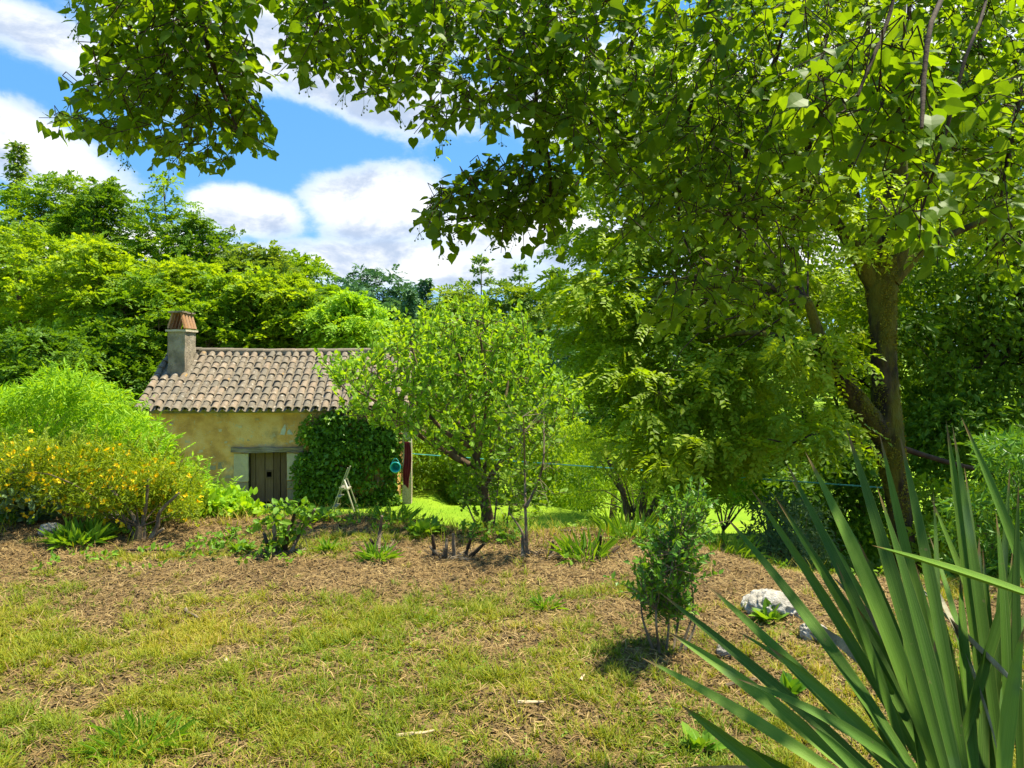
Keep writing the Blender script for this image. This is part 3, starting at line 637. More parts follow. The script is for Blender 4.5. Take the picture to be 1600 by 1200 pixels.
def broadleaf(name, label, px, pytop, pxw, y, mat, pybot=None, n=120, per=150, leaf=.17, gap=0, thin=False, lean=0, seed=None, flatc=.75, cr=.14, group=None):
    x = (px - 800) / F * y; gz = H1(x, y) ; top = EYE - (pytop - HY) / F * y; Ht = top - gz; W = pxw / F * y / 2
    cb = gz + Ht * .22 if pybot is None else EYE - (pybot - HY) / F * y
    root = empty(name, (x, y, gz), label, 'tree', 0, group)
    C = []
    while len(C) < n:
        q = rdir(1)[0] * (rng.random() ** .28); q = q * np.array([W, W * .8, (top - cb) / 2])
        h = (q[2] / ((top - cb) / 2) + 1) / 2
        wf = 1.0 if h < .55 else 1 - .35 * (h - .55) / .45
        if thin: wf *= .6 + .4 * rng.random()
        q[0] *= wf * (1 + .18 * math.sin(h * 11 + px)); q[1] *= wf
        C.append(q + np.array([lean * h, 0, (top + cb) / 2 - gz]))
    C = np.array(C); rad = W * rng.uniform(cr, cr * 2.0, n) * (1.35 if n < 90 else 1)
    rad = np.clip(rad, .25, .2 * (top - cb))
    lv = sprays(C, rad * .85, max(4, int(per * 1.15 / 11)), 11, leaf * 3.6, leaf * 1.02, T=T2, droop=-.12 if flatc > .6 else .3, flat=.8, tone=.3, wid=1.25)
    tr = tube([(0, 0, -.4), (.05 * W, 0, Ht * .25), (0.02 * W, 0, Ht * .5), (lean * .5, 0, Ht * .8)], [.020 * Ht + .03, .014 * Ht, .010 * Ht, .02], 8, 14, .06)
    build('trunk', tr + branch_net(None, np.array([.02 * W, 0, Ht * .33]), C, .010 * Ht + .03, 7), M['bark'], root)
    build('crown', [lv], mat, root, kind='stuff'); return root

def conifer(name, label, px, pytop, pxw, y, mat, per=16, open_=False, leaf=.28, group=None, blunt=0):
    x = (px - 800) / F * y; gz = H1(x, y); top = EYE - (pytop - HY) / F * y; Ht = top - gz; W = pxw / F * y / 2
    root = empty(name, (x, y, gz), label, 'tree', 0, group); A, B, ra, P = [], [], [], []
    nl = int(Ht / (.45 if not open_ else .8)); 
    for k in range(nl):
        h = (k + .5) / nl
        if h < .12: continue
        z = Ht * h; ln = W * ((1 - h) ** (.75 if not blunt else .45)) * rng.uniform(.75, 1.1) + .15
        for a in range(7 if not open_ else 5):
            an = rng.random() * 6.28; l2 = ln * rng.uniform(.6, 1.15); dp = (-.25 if not open_ else .22) * l2
            e = np.array([math.cos(an) * l2, math.sin(an) * l2, z + dp]); A.append((0, 0, z)); B.append(e); ra.append(.02 + .012 * l2)
            m_ = max(int(per * l2 * .8), 8); tt = rng.random(m_) ** (.6 if not open_ else .35)
            q = np.array([0, 0, z]) + (e - np.array([0, 0, z])) * tt[:, None]; q[:, 2] -= .22 * l2 * (tt * (1 - tt)) * (1 if not open_ else -1)
            perp = np.array([-math.sin(an), math.cos(an), 0]); q += perp * (rng.normal(size=m_) * .22 * l2 * (1.1 - tt))[:, None] + rng.normal(size=(m_, 3)) * .06
            P.append(q)
    P = np.concatenate(P); P = np.repeat(P, 3, axis=0) + rng.normal(size=(len(P) * 3, 3)) * .10; m_ = len(P)
    out_ = unit(P * np.array([1, 1, 0]) + 1e-4)
    D = unit(out_ + rng.normal(size=(m_, 3)) * .6 + np.array([0, 0, -.25 if not open_ else .3])); N = unit(rng.normal(size=(m_, 3)) * .5 + np.array([0, 0, 1.]))
    build('trunk', tube([(0, 0, -.4), (0, 0, Ht * .5), (0, 0, Ht)], [.014 * Ht + .04, .008 * Ht, .01], 7, 10, .05) + [twig_tris(A, B, np.array(ra), .008)], M['bark'], root)
    build('crown', [leaves(T2, P, D, N, leaf * rng.uniform(.6, 1.3, m_))], mat, root, kind='stuff'); return root

g1 = 'trees standing behind the cottage'
# far woods first
conifer('pine_tree', 'open-topped far pine with bare whorled branches against the sky, middle of the skyline', 752, 400, 130, 52, M['pine'], 9, True, .34)
conifer('pine_tree', 'thin wispy far pine just right of the tallest open-topped pine', 812, 412, 110, 56, M['pine'], 10, True, .34)
broadleaf('far_tree', 'rounded blue-green tree at the left end of the far skyline', 590, 414, 110, 60, M['spruce'], 560, 70, 120, .32)
broadleaf('far_tree', 'low dark tree on the skyline where the left woods meet the far valley', 520, 432, 110, 52, M['spruce'], 560, 70, 120, .30)
conifer('spruce_tree', 'pointed dark spruce left of the open-topped pine', 665, 436, 80, 54, M['spruce'], 12, False, .34)
conifer('spruce_tree', 'small spruce filling the dip between the rounded tree and the pointed spruce', 640, 452, 70, 50, M['spruce'], 12, False, .32)
broadleaf('far_tree', 'olive green tree below the open-topped pine', 715, 447, 130, 46, M['olive'], 600, 80, 130, .28)
broadleaf('far_tree', 'sunlit olive tree below the wispy pine', 812, 445, 140, 42, M['olive'], 620, 90, 130, .26)
conifer('spruce_tree', 'tall larch-like tree beside the bright crown right of centre', 868, 418, 110, 44, M['pine'], 13, False, .30)
broadleaf('far_tree', 'pale green tree half hidden behind the bright crown', 915, 440, 150, 48, M['olive'], 600, 80, 120, .3)
conifer('spruce_tree', 'dark spruce rising behind the round shrub tree', 872, 505, 170, 30, M['spruce'], 18, False, .22, blunt=1)
conifer('spruce_tree', 'dark spruce directly above the cottage ridge end', 640, 500, 150, 36, M['spruce'], 16, False, .24, blunt=1)
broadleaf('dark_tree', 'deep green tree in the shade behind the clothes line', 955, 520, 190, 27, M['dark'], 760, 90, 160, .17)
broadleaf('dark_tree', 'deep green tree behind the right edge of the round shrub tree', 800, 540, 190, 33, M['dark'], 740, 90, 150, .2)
wc = np.stack([rng.uniform(-75, 75, 900), rng.uniform(62, 92, 900), np.zeros(900)], 1); wt_ = 6.2 + .035 * (wc[:, 1] - 62) + 4.2 * (fbm(wc[:, 0] * .16, wc[:, 1] * .05, 23) - .45); wc[:, 2] = -4 + (wt_ + 4) * rng.random(900) ** .6
o = build('woodland', [clumps(wc, rng.uniform(1.0, 2.0, 900), 150, .42, flat=.9, shell=.2, tone=.3)], M['farwood'], kind='stuff')
tag(o, 'far wooded valley side closing the view behind the trees', 'woodland')
# the left wood
conifer('poplar_tree', 'pale feathery tree top at the left edge of the photo', 28, 222, 95, 36, M['olive'], 14, False, .24, g1)
B = broadleaf
B('wood_tree', 'tall light green tree below the feathery top at far left', 85, 262, 190, 33, M['mid'], 520, 130, 190, .17, group=g1)
B('wood_tree', 'dark rounded tree between the light left tree and the open-crowned one', 158, 272, 120, 31, M['dark'], 500, 90, 180, .16, group=g1)
B('wood_tree', 'tall open-crowned tree with airy top just left above the chimney', 258, 274, 125, 30, M['mid'], 520, 80, 95, .15, thin=True, group=g1)
B('wood_tree', 'dark green tree above the chimney, right of the airy one', 312, 338, 110, 29, M['dark'], 520, 90, 170, .16, group=g1)
B('wood_tree', 'slender wispy treetop poking up right of the dark tree', 365, 350, 55, 31, M['olive'], 520, 40, 60, .15, thin=True, group=g1)
B('wood_tree', 'olive tree sloping down toward the valley above the ridge', 400, 384, 150, 29, M['olive'], 520, 100, 170, .16, group=g1)
B('wood_tree', 'dense mid green tree over the middle of the roof', 465, 405, 130, 31, M['mid'], 520, 90, 160, .16, group=g1)
B('maple_tree', 'big lime green tree filling the left edge', 30, 348, 260, 25, M['lime'], 640, 150, 220, .145, group=g1)
B('maple_tree', 'lime green tree right of the big one, above the fronded shrub', 145, 372, 190, 23.5, M['lime'], 640, 130, 210, .14, group=g1)
B('maple_tree', 'bushy bright tree just left of the chimney', 215, 430, 150, 22.5, M['mid'], 620, 100, 190, .13, group=g1)
B('maple_tree', 'yellow green tree standing directly behind the chimney', 282, 398, 170, 25, M['lime'], 600, 120, 190, .14, group=g1)
B('wood_tree', 'shaded tree between the chimney tree and the roof middle', 345, 430, 140, 24, M['mid'], 590, 100, 190, .13, group=g1)
B('maple_tree', 'large round sunlit tree behind the middle of the roof', 425, 426, 190, 24.5, M['lime'], 590, 120, 190, .14, group=g1)
B('wood_tree', 'low green tree behind the ridge left of the feathery one', 490, 462, 130, 24, M['mid'], 580, 90, 180, .13, group=g1)
B('acacia_tree', 'feathery pale lime tree at the right end of the ridge', 553, 455, 130, 23, M['fern'], 580, 100, 150, .12, flatc=.5, group=g1)
B('wood_tree', 'dark tree trunk and crown behind the left verge of the roof', 180, 500, 150, 21.5, M['dark'], 650, 90, 170, .13, group=g1)
B('wood_tree', 'dark green tree low behind the fronded shrub at left', 55, 520, 200, 19, M['dark'], 700, 100, 180, .12, group=g1)

# shrubs in the valley gap right of the cottage
def shrub(name, label, poly, y0, y1, mat, n, per, leaf, rad, T=T2, droop=.3, up=.7, flat=.7, cat='shrub', stems=8, sm='bark', group=None, sx=None, base_y=None, down=0, rand=.7, shell=.35):
    q = sample_poly(poly, n); dep = rng.uniform(y0, y1, n); C = np.stack([(q[:, 0] - 800) / F * dep, dep, EYE - (q[:, 1] - HY) / F * dep], 1)
    cx, cy = float(np.mean(C[:, 0])) if sx is None else (sx - 800) / F * (base_y or (y0 + y1) / 2), base_y or (y0 + y1) / 2
    gz = H1(cx, cy); C[:, 2] = np.maximum(C[:, 2], H(C[:, 0], C[:, 1]) + rad * .3)
    root = empty(name, (cx, cy, gz), label, cat, 0, group); Cl = C - np.array([cx, cy, gz])
    lv = clumps(Cl, rad * rng.uniform(.65, 1.35, n), per, leaf, flat=flat, droop=droop, up=up, T=T, shell=shell, down=down, rand=rand)
    fork = np.array([0, 0, max(.06, .15 * (Cl[:, 2].max()))])
    build('stem', tube([(0, 0, -.15), tuple(fork)], [.03 + .01 * stems / 4, .03], 6, 4) + branch_net(None, fork, Cl, .035 if name != 'yellow_bush' else .014, stems), M[sm], root)
    build('foliage', [lv], mat, root, kind='stuff'); return root, Cl
shrub('shrub', 'bright leafy thicket right behind the cottage pier and line', [(645, 660), (760, 640), (800, 700), (790, 800), (640, 800)], 19, 23, M['mid'], 70, 170, .11, .42)
shrub('shrub', 'lime green bushes across the lawn behind the sapling', [(800, 690), (880, 650), (930, 700), (930, 798), (800, 800)], 18.5, 22, M['lime'], 70, 160, .10, .38)
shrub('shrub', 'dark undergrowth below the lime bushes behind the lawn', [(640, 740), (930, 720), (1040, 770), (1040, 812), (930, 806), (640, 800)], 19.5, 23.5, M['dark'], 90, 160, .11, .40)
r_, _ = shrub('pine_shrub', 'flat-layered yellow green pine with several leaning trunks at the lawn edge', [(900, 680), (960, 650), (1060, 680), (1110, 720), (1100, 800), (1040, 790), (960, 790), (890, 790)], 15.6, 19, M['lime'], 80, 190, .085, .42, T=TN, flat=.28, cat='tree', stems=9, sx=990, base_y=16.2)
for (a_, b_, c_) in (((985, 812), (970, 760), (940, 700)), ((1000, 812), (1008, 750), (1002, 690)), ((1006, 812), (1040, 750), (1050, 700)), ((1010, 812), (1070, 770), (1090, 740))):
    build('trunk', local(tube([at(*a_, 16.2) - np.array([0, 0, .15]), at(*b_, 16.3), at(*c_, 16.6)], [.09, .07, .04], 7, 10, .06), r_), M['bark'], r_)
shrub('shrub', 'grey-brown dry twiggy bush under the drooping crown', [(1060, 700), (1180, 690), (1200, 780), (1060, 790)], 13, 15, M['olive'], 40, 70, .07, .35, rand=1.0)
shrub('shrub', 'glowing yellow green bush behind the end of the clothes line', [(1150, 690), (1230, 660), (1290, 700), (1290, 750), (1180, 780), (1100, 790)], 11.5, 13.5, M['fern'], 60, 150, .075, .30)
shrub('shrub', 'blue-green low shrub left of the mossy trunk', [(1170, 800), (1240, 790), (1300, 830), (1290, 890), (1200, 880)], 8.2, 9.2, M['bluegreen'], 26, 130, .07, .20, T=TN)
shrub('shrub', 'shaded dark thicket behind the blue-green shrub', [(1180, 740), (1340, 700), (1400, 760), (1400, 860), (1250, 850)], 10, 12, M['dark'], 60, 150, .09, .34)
shrub('shrub', 'green bush at the foot of the mossy trunk, right side', [(1430, 740), (1520, 780), (1600, 760), (1680, 800), (1680, 960), (1450, 930)], 7.6, 9.4, M['mid'], 90, 150, .07, .26)
shrub('shrub', 'leafy shrub with pointed shoots at the right edge behind the spiky leaves', [(1540, 700), (1590, 680), (1660, 720), (1660, 950), (1500, 960), (1470, 880)], 5.2, 6.4, M['box'], 70, 110, .075, .15, T=TN)

# dark trees right
def crown_tree(name, label, poly, y0, y1, mat, n, per, leaf, rad, trunk, tm='dark_twig', shell=.3, droop=.5, up=.6, flat=.55, T=T2, nb=9, down=.35, spray=0):
    q = sample_poly(poly, n); dep = rng.uniform(y0, y1, n); C = np.stack([(q[:, 0] - 800) / F * dep, dep, EYE - (q[:, 1] - HY) / F * dep], 1)
    C[:, 2] = np.maximum(C[:, 2], H(C[:, 0], C[:, 1]) + .2)
    b = at(*trunk[0]); gz = H1(b[0], b[1]); root = empty(name, (b[0], b[1], gz), label, 'tree'); b[2] = gz - .2
    path = [b] + [at(*q_) for q_ in trunk[1:]]; r0 = .13
    Cl = C - np.array(root.location)
    build('trunk', local(tube(path, [r0, r0 * .8, r0 * .45], 8, 16, .06), root) + branch_net(None, path[-1] - np.array(root.location), Cl, .09, nb, .05), M[tm], root)
    build('crown', [sprays(Cl, rad * rng.uniform(.6, 1.4, n), spray, 13, leaf * 4, leaf, T=T2, droop=.45, wid=1.15) if spray else clumps(Cl, rad * rng.uniform(.6, 1.4, n), per, leaf, flat=flat, droop=droop, up=up, T=T, shell=shell, down=down)], mat, root, kind='stuff'); return root
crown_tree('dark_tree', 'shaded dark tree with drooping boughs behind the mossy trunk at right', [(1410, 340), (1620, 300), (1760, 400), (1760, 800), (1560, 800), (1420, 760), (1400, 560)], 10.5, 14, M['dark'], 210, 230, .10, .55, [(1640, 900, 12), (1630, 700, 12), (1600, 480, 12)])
crown_tree('bright_tree', 'sunlit tall tree filling the upper right behind the hanging boughs', [(1150, -200), (1900, -300), (1900, 420), (1500, 420), (1300, 500), (1120, 420), (1010, 250)], 13.5, 18, M['big'], 260, 210, .13, .80, [(1490, 880, 16), (1480, 600, 16), (1470, 380, 16)], shell=.3)
crown_tree('bright_tree', 'broad tree with light drooping foliage behind the mossy tree, low right of centre', [(1120, 420), (1420, 420), (1430, 700), (1300, 740), (1200, 720), (1100, 640)], 11.5, 14.5, M['big'], 130, 220, .10, .50, [(1270, 880, 13), (1265, 700, 13), (1250, 560, 13)], spray=15)

# the mossy tree: trunk and limbs one by one
mt_loc = at(1425, 935, 8.0); mt_loc[2] = H1(mt_loc[0], 8.0)
mossy = empty('mossy_tree', mt_loc, 'big mossy-barked tree with a curved trunk and a wide drooping bright crown', 'tree')
def limb(nm, pts, wpx, y=None, sides=10, n=22, mat='moss_bark', rough=.05):
    P_ = [at(*p_) for p_ in pts]; rr = [w_ * (.85 if nm == 'limb' else 1) / 2 / F * p_[2] for w_, p_ in zip(wpx, pts)]
    build(nm, local(tube(P_, rr, sides, n, rough), mossy), M[mat], mossy, smooth=True)
limb('trunk', [(1430, 985, 8.0), (1422, 930, 8.0), (1412, 850, 8.0), (1400, 760, 8.0), (1388, 680, 8.0), (1383, 600, 8.0), (1380, 520, 8.0), (1378, 455, 8.0), (1377, 405, 8.0)],
     [62, 40, 32, 35, 45, 38, 36, 45, 42], sides=22, n=90, rough=.05)
limb('limb', [(1378, 678, 7.98), (1342, 630, 7.85), (1312, 585, 7.7), (1288, 545, 7.5), (1262, 470, 7.3)], [44, 38, 34, 26, 14])
limb('limb', [(1368, 450, 8), (1332, 385, 7.9), (1298, 335, 7.8), (1262, 270, 7.6), (1220, 180, 7.4)], [34, 24, 20, 16, 8])
limb('limb', [(1366, 440, 8.05), (1345, 370, 8.2), (1333, 300, 8.3), (1320, 200, 8.5), (1290, 80, 8.8)], [28, 22, 20, 15, 7])
limb('limb', [(1374, 430, 8), (1364, 350, 7.9), (1368, 270, 7.8), (1352, 150, 7.6), (1360, -40, 7.5)], [26, 20, 18, 14, 8])
limb('limb', [(1384, 430, 8.05), (1390, 345, 8.2), (1384, 240, 8.3), (1400, 100, 8.5), (1420, -80, 8.8)], [34, 30, 26, 20, 10])
limb('limb', [(1394, 440, 8), (1411, 345, 7.95), (1406, 230, 7.9), (1440, 90, 7.9), (1480, -60, 7.9)], [36, 30, 26, 18, 10])
limb('limb', [(1396, 440, 7.95), (1440, 392, 7.9), (1490, 365, 7.9), (1560, 330, 7.8), (1640, 250, 7.8)], [26, 17, 13, 9, 6])
limb('branch', [(1398, 725, 7.95), (1330, 685, 7.8), (1290, 672, 7.7), (1240, 692, 7.5), (1200, 686, 7.4)], [10, 8, 6, 4, 2], mat='dark_twig', sides=6)
limb('branch', [(1408, 700, 8.1), (1480, 722, 8.3), (1540, 735, 8.5), (1600, 742, 8.8)], [10, 8, 7, 4], mat='dark_twig', sides=6)
limb('branch', [(1296, 562, 7.5), (1230, 530, 7.6), (1160, 520, 8.2), (1080, 540, 9)], [14, 10, 8, 4], sides=6)
limb('branch', [(1300, 335, 7.8), (1200, 340, 8.2), (1100, 330, 8.8), (1000, 350, 9.5)], [12, 10, 8, 4], sides=6)
limb('branch', [(1262, 470, 7.3), (1180, 440, 7.6), (1100, 430, 8.2), (1010, 450, 9)], [12, 9, 7, 4], sides=6)
tp_ = smooth_path([at(*p_) for p_ in [(1430, 985, 8.0), (1422, 930, 8.0), (1412, 850, 8.0), (1400, 760, 8.0), (1388, 680, 8.0), (1383, 600, 8.0), (1380, 520, 8.0), (1378, 455, 8.0), (1377, 405, 8.0)]], 400)
tr_ = np.interp(np.linspace(0, 1, 400), np.linspace(0, 1, 9), np.array([62, 40, 32, 35, 45, 38, 36, 45, 42]) / 2 / F * 8)
lp_ = smooth_path([at(*p_) for p_ in [(1378, 678, 7.98), (1342, 630, 7.85), (1312, 585, 7.7), (1288, 545, 7.5)]], 120); lr_ = np.linspace(42, 26, 120) * .85 / 2 / F * 7.8
tp_ = np.vstack([tp_, lp_]); tr_ = np.concatenate([tr_, lr_]); k = rng.integers(len(tp_), size=24000); a_ = rng.random(24000) * 6.28
keep = fbm(a_ * 1.3, k * .045, 8) > .47; k, a_ = k[keep], a_[keep]; o_ = np.stack([np.cos(a_), np.sin(a_), rng.normal(size=len(k)) * .1], 1)
mossbits = leaves(T2, tp_[k] + o_ * (tr_[k] * .99)[:, None] - mt_loc, unit(o_ * .6 + rng.normal(size=o_.shape) * .6 - np.array([0, 0, .5])), o_ + rng.normal(size=o_.shape) * .5, rng.uniform(.012, .034, len(k)))
M['mosstuft'] = leaf_mat('moss', [(.08, .085, .008), (.20, .19, .012), (.36, .32, .025)], .2, rough=.9, hue_scale=4)
crown_poly = [(895, 120), (1000, 60), (1150, 100), (1260, 200), (1290, 330), (1240, 420), (1290, 520), (1270, 610), (1240, 660), (1190, 700), (1110, 760), (1050, 740), (985, 700), (965, 640), (915, 560), (900, 520), (885, 440), (905, 380), (895, 260)]
q = sample_poly(crown_poly, 430); dep = 11.0 - 2.6 * (q[:, 1] - 100) / 660 + rng.uniform(-1.1, 1.1, 430)
Cc = np.stack([(q[:, 0] - 800) / F * dep, dep, EYE - (q[:, 1] - HY) / F * dep], 1) - mt_loc
build('crown', [sprays(Cc, .34 * rng.uniform(.6, 1.4, 430), 15, 13, .30, .088, T=T2, droop=.45, flow=(-.3, -.1, 0), flat=.5, wid=1.15)], M['big'], mossy, kind='stuff')
q = sample_poly([(1240, 140), (1700, -50), (1700, 330), (1480, 360), (1420, 300), (1300, 280)], 70); dep = rng.uniform(8, 10, 70)
Cd = np.stack([(q[:, 0] - 800) / F * dep, dep, EYE - (q[:, 1] - HY) / F * dep], 1) - mt_loc
vq = np.vstack([sample_poly([(1255, 230), (1420, 220), (1470, 330), (1420, 400), (1300, 400)], 26), sample_poly([(1230, 470), (1330, 520), (1345, 590), (1270, 610), (1220, 560)], 16), sample_poly([(1200, 640), (1300, 620), (1340, 700), (1230, 720)], 12)]); vd = rng.uniform(7.0, 7.7, len(vq))
Cv = np.stack([(vq[:, 0] - 800) / F * vd, vd, EYE - (vq[:, 1] - HY) / F * vd], 1) - mt_loc
build('front_sprays', [sprays(Cv, .2 * rng.uniform(.6, 1.4, len(vq)), 7, 11, .24, .075, T=T2, droop=.45, wid=1.15)], M['big'], mossy, kind='stuff')
build('upper_crown', [sprays(Cd, .34 * rng.uniform(.6, 1.4, 70), 14, 13, .32, .095, T=T2, droop=.4, wid=1.15)], M['big'], mossy, kind='stuff')
build('moss', [mossbits], M['mosstuft'], mossy, kind='stuff')
build('twigs', branch_net(None, at(1262, 470, 7.3) - mt_loc, Cc[::2], .018, 14), M['dark_twig'], mossy, kind='stuff')

# ------------------------------------------------------------------ the round shrub tree in the middle
rt_ = at(766, 832, 7.55); rt_[2] = H1(rt_[0], 7.55)
rtree = empty('shrub_tree', rt_, 'round-crowned small tree with fresh lime leaves and bare arching limbs beside the cottage', 'tree')
sp = [(500, 588), (560, 572), (600, 545), (632, 500), (660, 505), (700, 488), (742, 484), (790, 502), (832, 520), (852, 560), (848, 600), (885, 618), (905, 640), (880, 680), (845, 700), (800, 735), (760, 700), (700, 712), (650, 690), (600, 668), (560, 662), (515, 640), (540, 620)]
mains = [[(766, 835), (757, 780), (748, 735)], [(748, 735), (700, 708), (655, 680), (610, 640), (560, 612)], [(748, 735), (735, 690), (700, 640), (660, 590), (640, 530)], [(748, 735), (740, 670), (730, 600), (705, 520)],
         [(752, 745), (775, 690), (790, 620), (800, 560)], [(755, 760), (800, 700), (840, 660), (870, 640)], [(740, 700), (690, 670), (630, 600), (600, 570)], [(745, 720), (760, 640), (755, 560), (745, 500)], [(748, 735), (690, 690), (640, 665), (580, 640), (530, 600)]]
nodes = []
for k, mp_ in enumerate(mains):
    w0 = 20 if k == 0 else 12 - .5 * k; yy = [7.6] * len(mp_) if k == 0 else list(np.linspace(7.6, 7.6 + rng.uniform(-.8, .9), len(mp_)))
    P_ = smooth_path([at(a_[0], a_[1], y_) for a_, y_ in zip(mp_, yy)], 16)
    if k == 0: P_[0, 2] = rt_[2] - .1
    build('trunk' if k == 0 else 'limb', local(tube(P_, np.linspace(w0 / 2 / F * 7.6, (w0 * .8 if k == 0 else 2.5) / 2 / F * 7.6, 16), 7, None, .05), rtree), M['bark'], rtree, smooth=True)
    if k: nodes += [p_ for p_ in P_[5:]]
nodes = np.array(nodes); ns = 900
q = sample_poly(sp, ns); dep = rng.uniform(6.6, 8.8, ns); S0 = np.stack([(q[:, 0] - 800) / F * dep, dep, EYE - (q[:, 1] - HY) / F * dep], 1)
A, B2 = [], []; LP, LD = [], []
for s_, nd in zip(S0, grow(nodes, S0)):
    A.append(nd); B2.append(s_)
    dr = unit((s_ - nd) * .6 + np.array([0, 0, .25]) + rng.normal(size=3) * .12); ln = rng.uniform(.10, .24); A.append(s_); B2.append(s_ + dr * ln)
    m_ = 15; tt = np.linspace(-.15, 1.05, m_); LP.append(s_ + dr * (tt * ln)[:, None]); LD.append(dr * .8 + rdir(m_) * .9 + np.array([0, 0, .1]))
LP, LD = np.concatenate(LP), np.concatenate(LD)
build('twigs', local([twig_tris(A, B2, .0055, .0025)], rtree), M['bark'], rtree, kind='stuff')
build('crown', local([leaves(TOV, LP, LD, rng.normal(size=LP.shape) * .6 + np.array([0, -.2, 1.]), rng.uniform(.04, .072, len(LP)))], rtree), M['shrubtree'], rtree, kind='stuff')

def sapling(name, label, stems, shoots_poly, y, nshoot, mat, leaf, w=5, T=TOV, per=12, cat='sapling', sl_=(.08, .18), tw='twig', dj=.15, leafname='foliage', up=.4):
    b = at(*stems[0][0], y); b[2] = H1(b[0], y); root = empty(name, b, label, cat); nodes = []
    for k, s_ in enumerate(stems):
        P_ = smooth_path([at(*p_, y + (dj * rng.normal() if i_ else 0)) for i_, p_ in enumerate(s_)], 12)
        if k == 0 or s_[0] == stems[0][0]: P_[0] = b + np.array([rng.normal() * .01, 0, -.05])
        build('stem', local(tube(P_, np.linspace(w / 2 / F * y, w * .35 / 2 / F * y, 12), 6, None, .06), root), M[tw], root); nodes += list(P_[3:])
    nodes = np.array(nodes)
    if nshoot:
        q = sample_poly(shoots_poly, nshoot); dep = y + rng.normal(size=nshoot) * dj; S0 = np.stack([(q[:, 0] - 800) / F * dep, dep, EYE - (q[:, 1] - HY) / F * dep], 1)
        A, B2, LP, LD = [], [], [], []
        for s_ in S0:
            nd = nodes[np.argmin(np.linalg.norm(nodes - s_, axis=1))]; dr = unit((s_ - nd) * .8 + np.array([0, 0, .12]) + rng.normal(size=3) * .05); ln = rng.uniform(*sl_)
            A += [nd, s_]; B2 += [s_, s_ + dr * ln]; tt = np.linspace(-.1, 1.05, per); LP.append(s_ + dr * (tt * ln)[:, None]); LD.append(dr * .7 + rdir(per) * .9)
        LP, LD = np.concatenate(LP), np.concatenate(LD)
        build('twigs', local([twig_tris(A, B2, .003, .0015)], root), M[tw], root, kind='stuff')
        build(leafname, local([leaves(T, LP, LD, rng.normal(size=LP.shape) * .6 + np.array([0, -.2, 1.]), leaf * rng.uniform(.6, 1.3, len(LP)))], root), mat, root, kind='stuff')
    return root
sapling('sapling', 'slim bare-stemmed sapling rising in front of the round shrub tree', [[(824, 866), (821, 800), (820, 730), (818, 650)], [(822, 792), (838, 760), (849, 720), (850, 660)], [(826, 866), (815, 830), (795, 800)]],
        [(785, 640), (860, 620), (885, 660), (870, 740), (860, 800), (790, 800), (780, 720)], 6.0, 70, M['mid'], .05, 6, per=8)
sapling('sapling', 'leafy young shoots at the foot of the round shrub tree', [[(748, 830), (735, 800), (722, 770)], [(790, 835), (795, 800), (800, 760)], [(770, 835), (775, 790), (780, 740)]],
        [(700, 730), (830, 720), (840, 815), (720, 820)], 7.4, 90, M['mid'], .055, 4, per=9)

# ------------------------------------------------------------------ bushes at left
r_, _ = shrub('frond_shrub', 'tall lime green feathery shrub at left, in front of the cottage verge', [(-80, 630), (40, 612), (90, 585), (140, 605), (195, 632), (240, 662), (268, 712), (315, 755), (350, 790), (365, 805), (330, 812), (150, 800), (-80, 780)], 8.6, 10.6, M['fern'], 240, 120, .085, .22, T=TN, droop=.2, up=.5, flat=.6)
A, B2, LP, LD = [], [], [], []
for k in range(150):
    px_ = rng.uniform(-40, 385); ty = np.interp(px_, [-40, 60, 120, 200, 260, 330, 385], [628, 596, 582, 640, 700, 745, 790]); y_ = rng.uniform(8.6, 10)
    s_ = at(px_, ty + rng.uniform(5, 60), y_); dr = unit(np.array([rng.normal() * .5, rng.normal() * .3, 1.0])); ln = rng.uniform(.15, .42); tt = np.linspace(0, 1, 26)
    bend = np.array([rng.normal() * .12, 0, -.06]); pth = s_ + dr * (tt * ln)[:, None] + bend * (tt ** 2)[:, None]; A.append(pth[0]); B2.append(pth[-1])
    side = unit(np.cross(dr, np.array([rng.normal(), rng.normal(), .2]))); LP.append(pth); LD.append(side * np.where(np.arange(26) % 2, 1, -1)[:, None] + dr * .5)
LP, LD = np.concatenate(LP), np.concatenate(LD)
build('shoots', local([twig_tris(A, B2, .004, .002), leaves(TN, LP, LD, rng.normal(size=LP.shape) * .4 + np.array([0, -.6, 1.]), rng.uniform(.035, .075, len(LP)), wid=np.full(len(LP), 1.4))], r_), M['fern'], r_, kind='stuff')
yb, Cl = shrub('yellow_bush', 'sprawling bush dotted with orange-yellow flowers at left on bare woody stems', [(-60, 715), (20, 704), (60, 698), (150, 706), (235, 720), (285, 745), (305, 775), (295, 802), (210, 812), (100, 790), (-60, 790)], 6.3, 7.5, M['broom'], 210, 150, .045, .155, T=TN, droop=.1, up=.5, flat=.7, stems=10, sx=218, base_y=6.35)
for s_ in ([(222, 838), (212, 815), (196, 790), (170, 760)], [(226, 840), (224, 812), (228, 790), (232, 750)], [(230, 840), (246, 822), (250, 800), (280, 770)], [(218, 836), (200, 820), (190, 800)], [(232, 838), (242, 836), (256, 826)]):
    P_ = [at(*s_[0], 6.35) * 1.0] + [at(*q_, 6.4) for q_ in s_[1:]]; P_[0][2] = yb.location[2] - .04
    build('stem', local(tube(P_, [.022, .012], 6, 10, .08), yb), M['twig'], yb)
A, B2, LP, LD = [], [], [], []
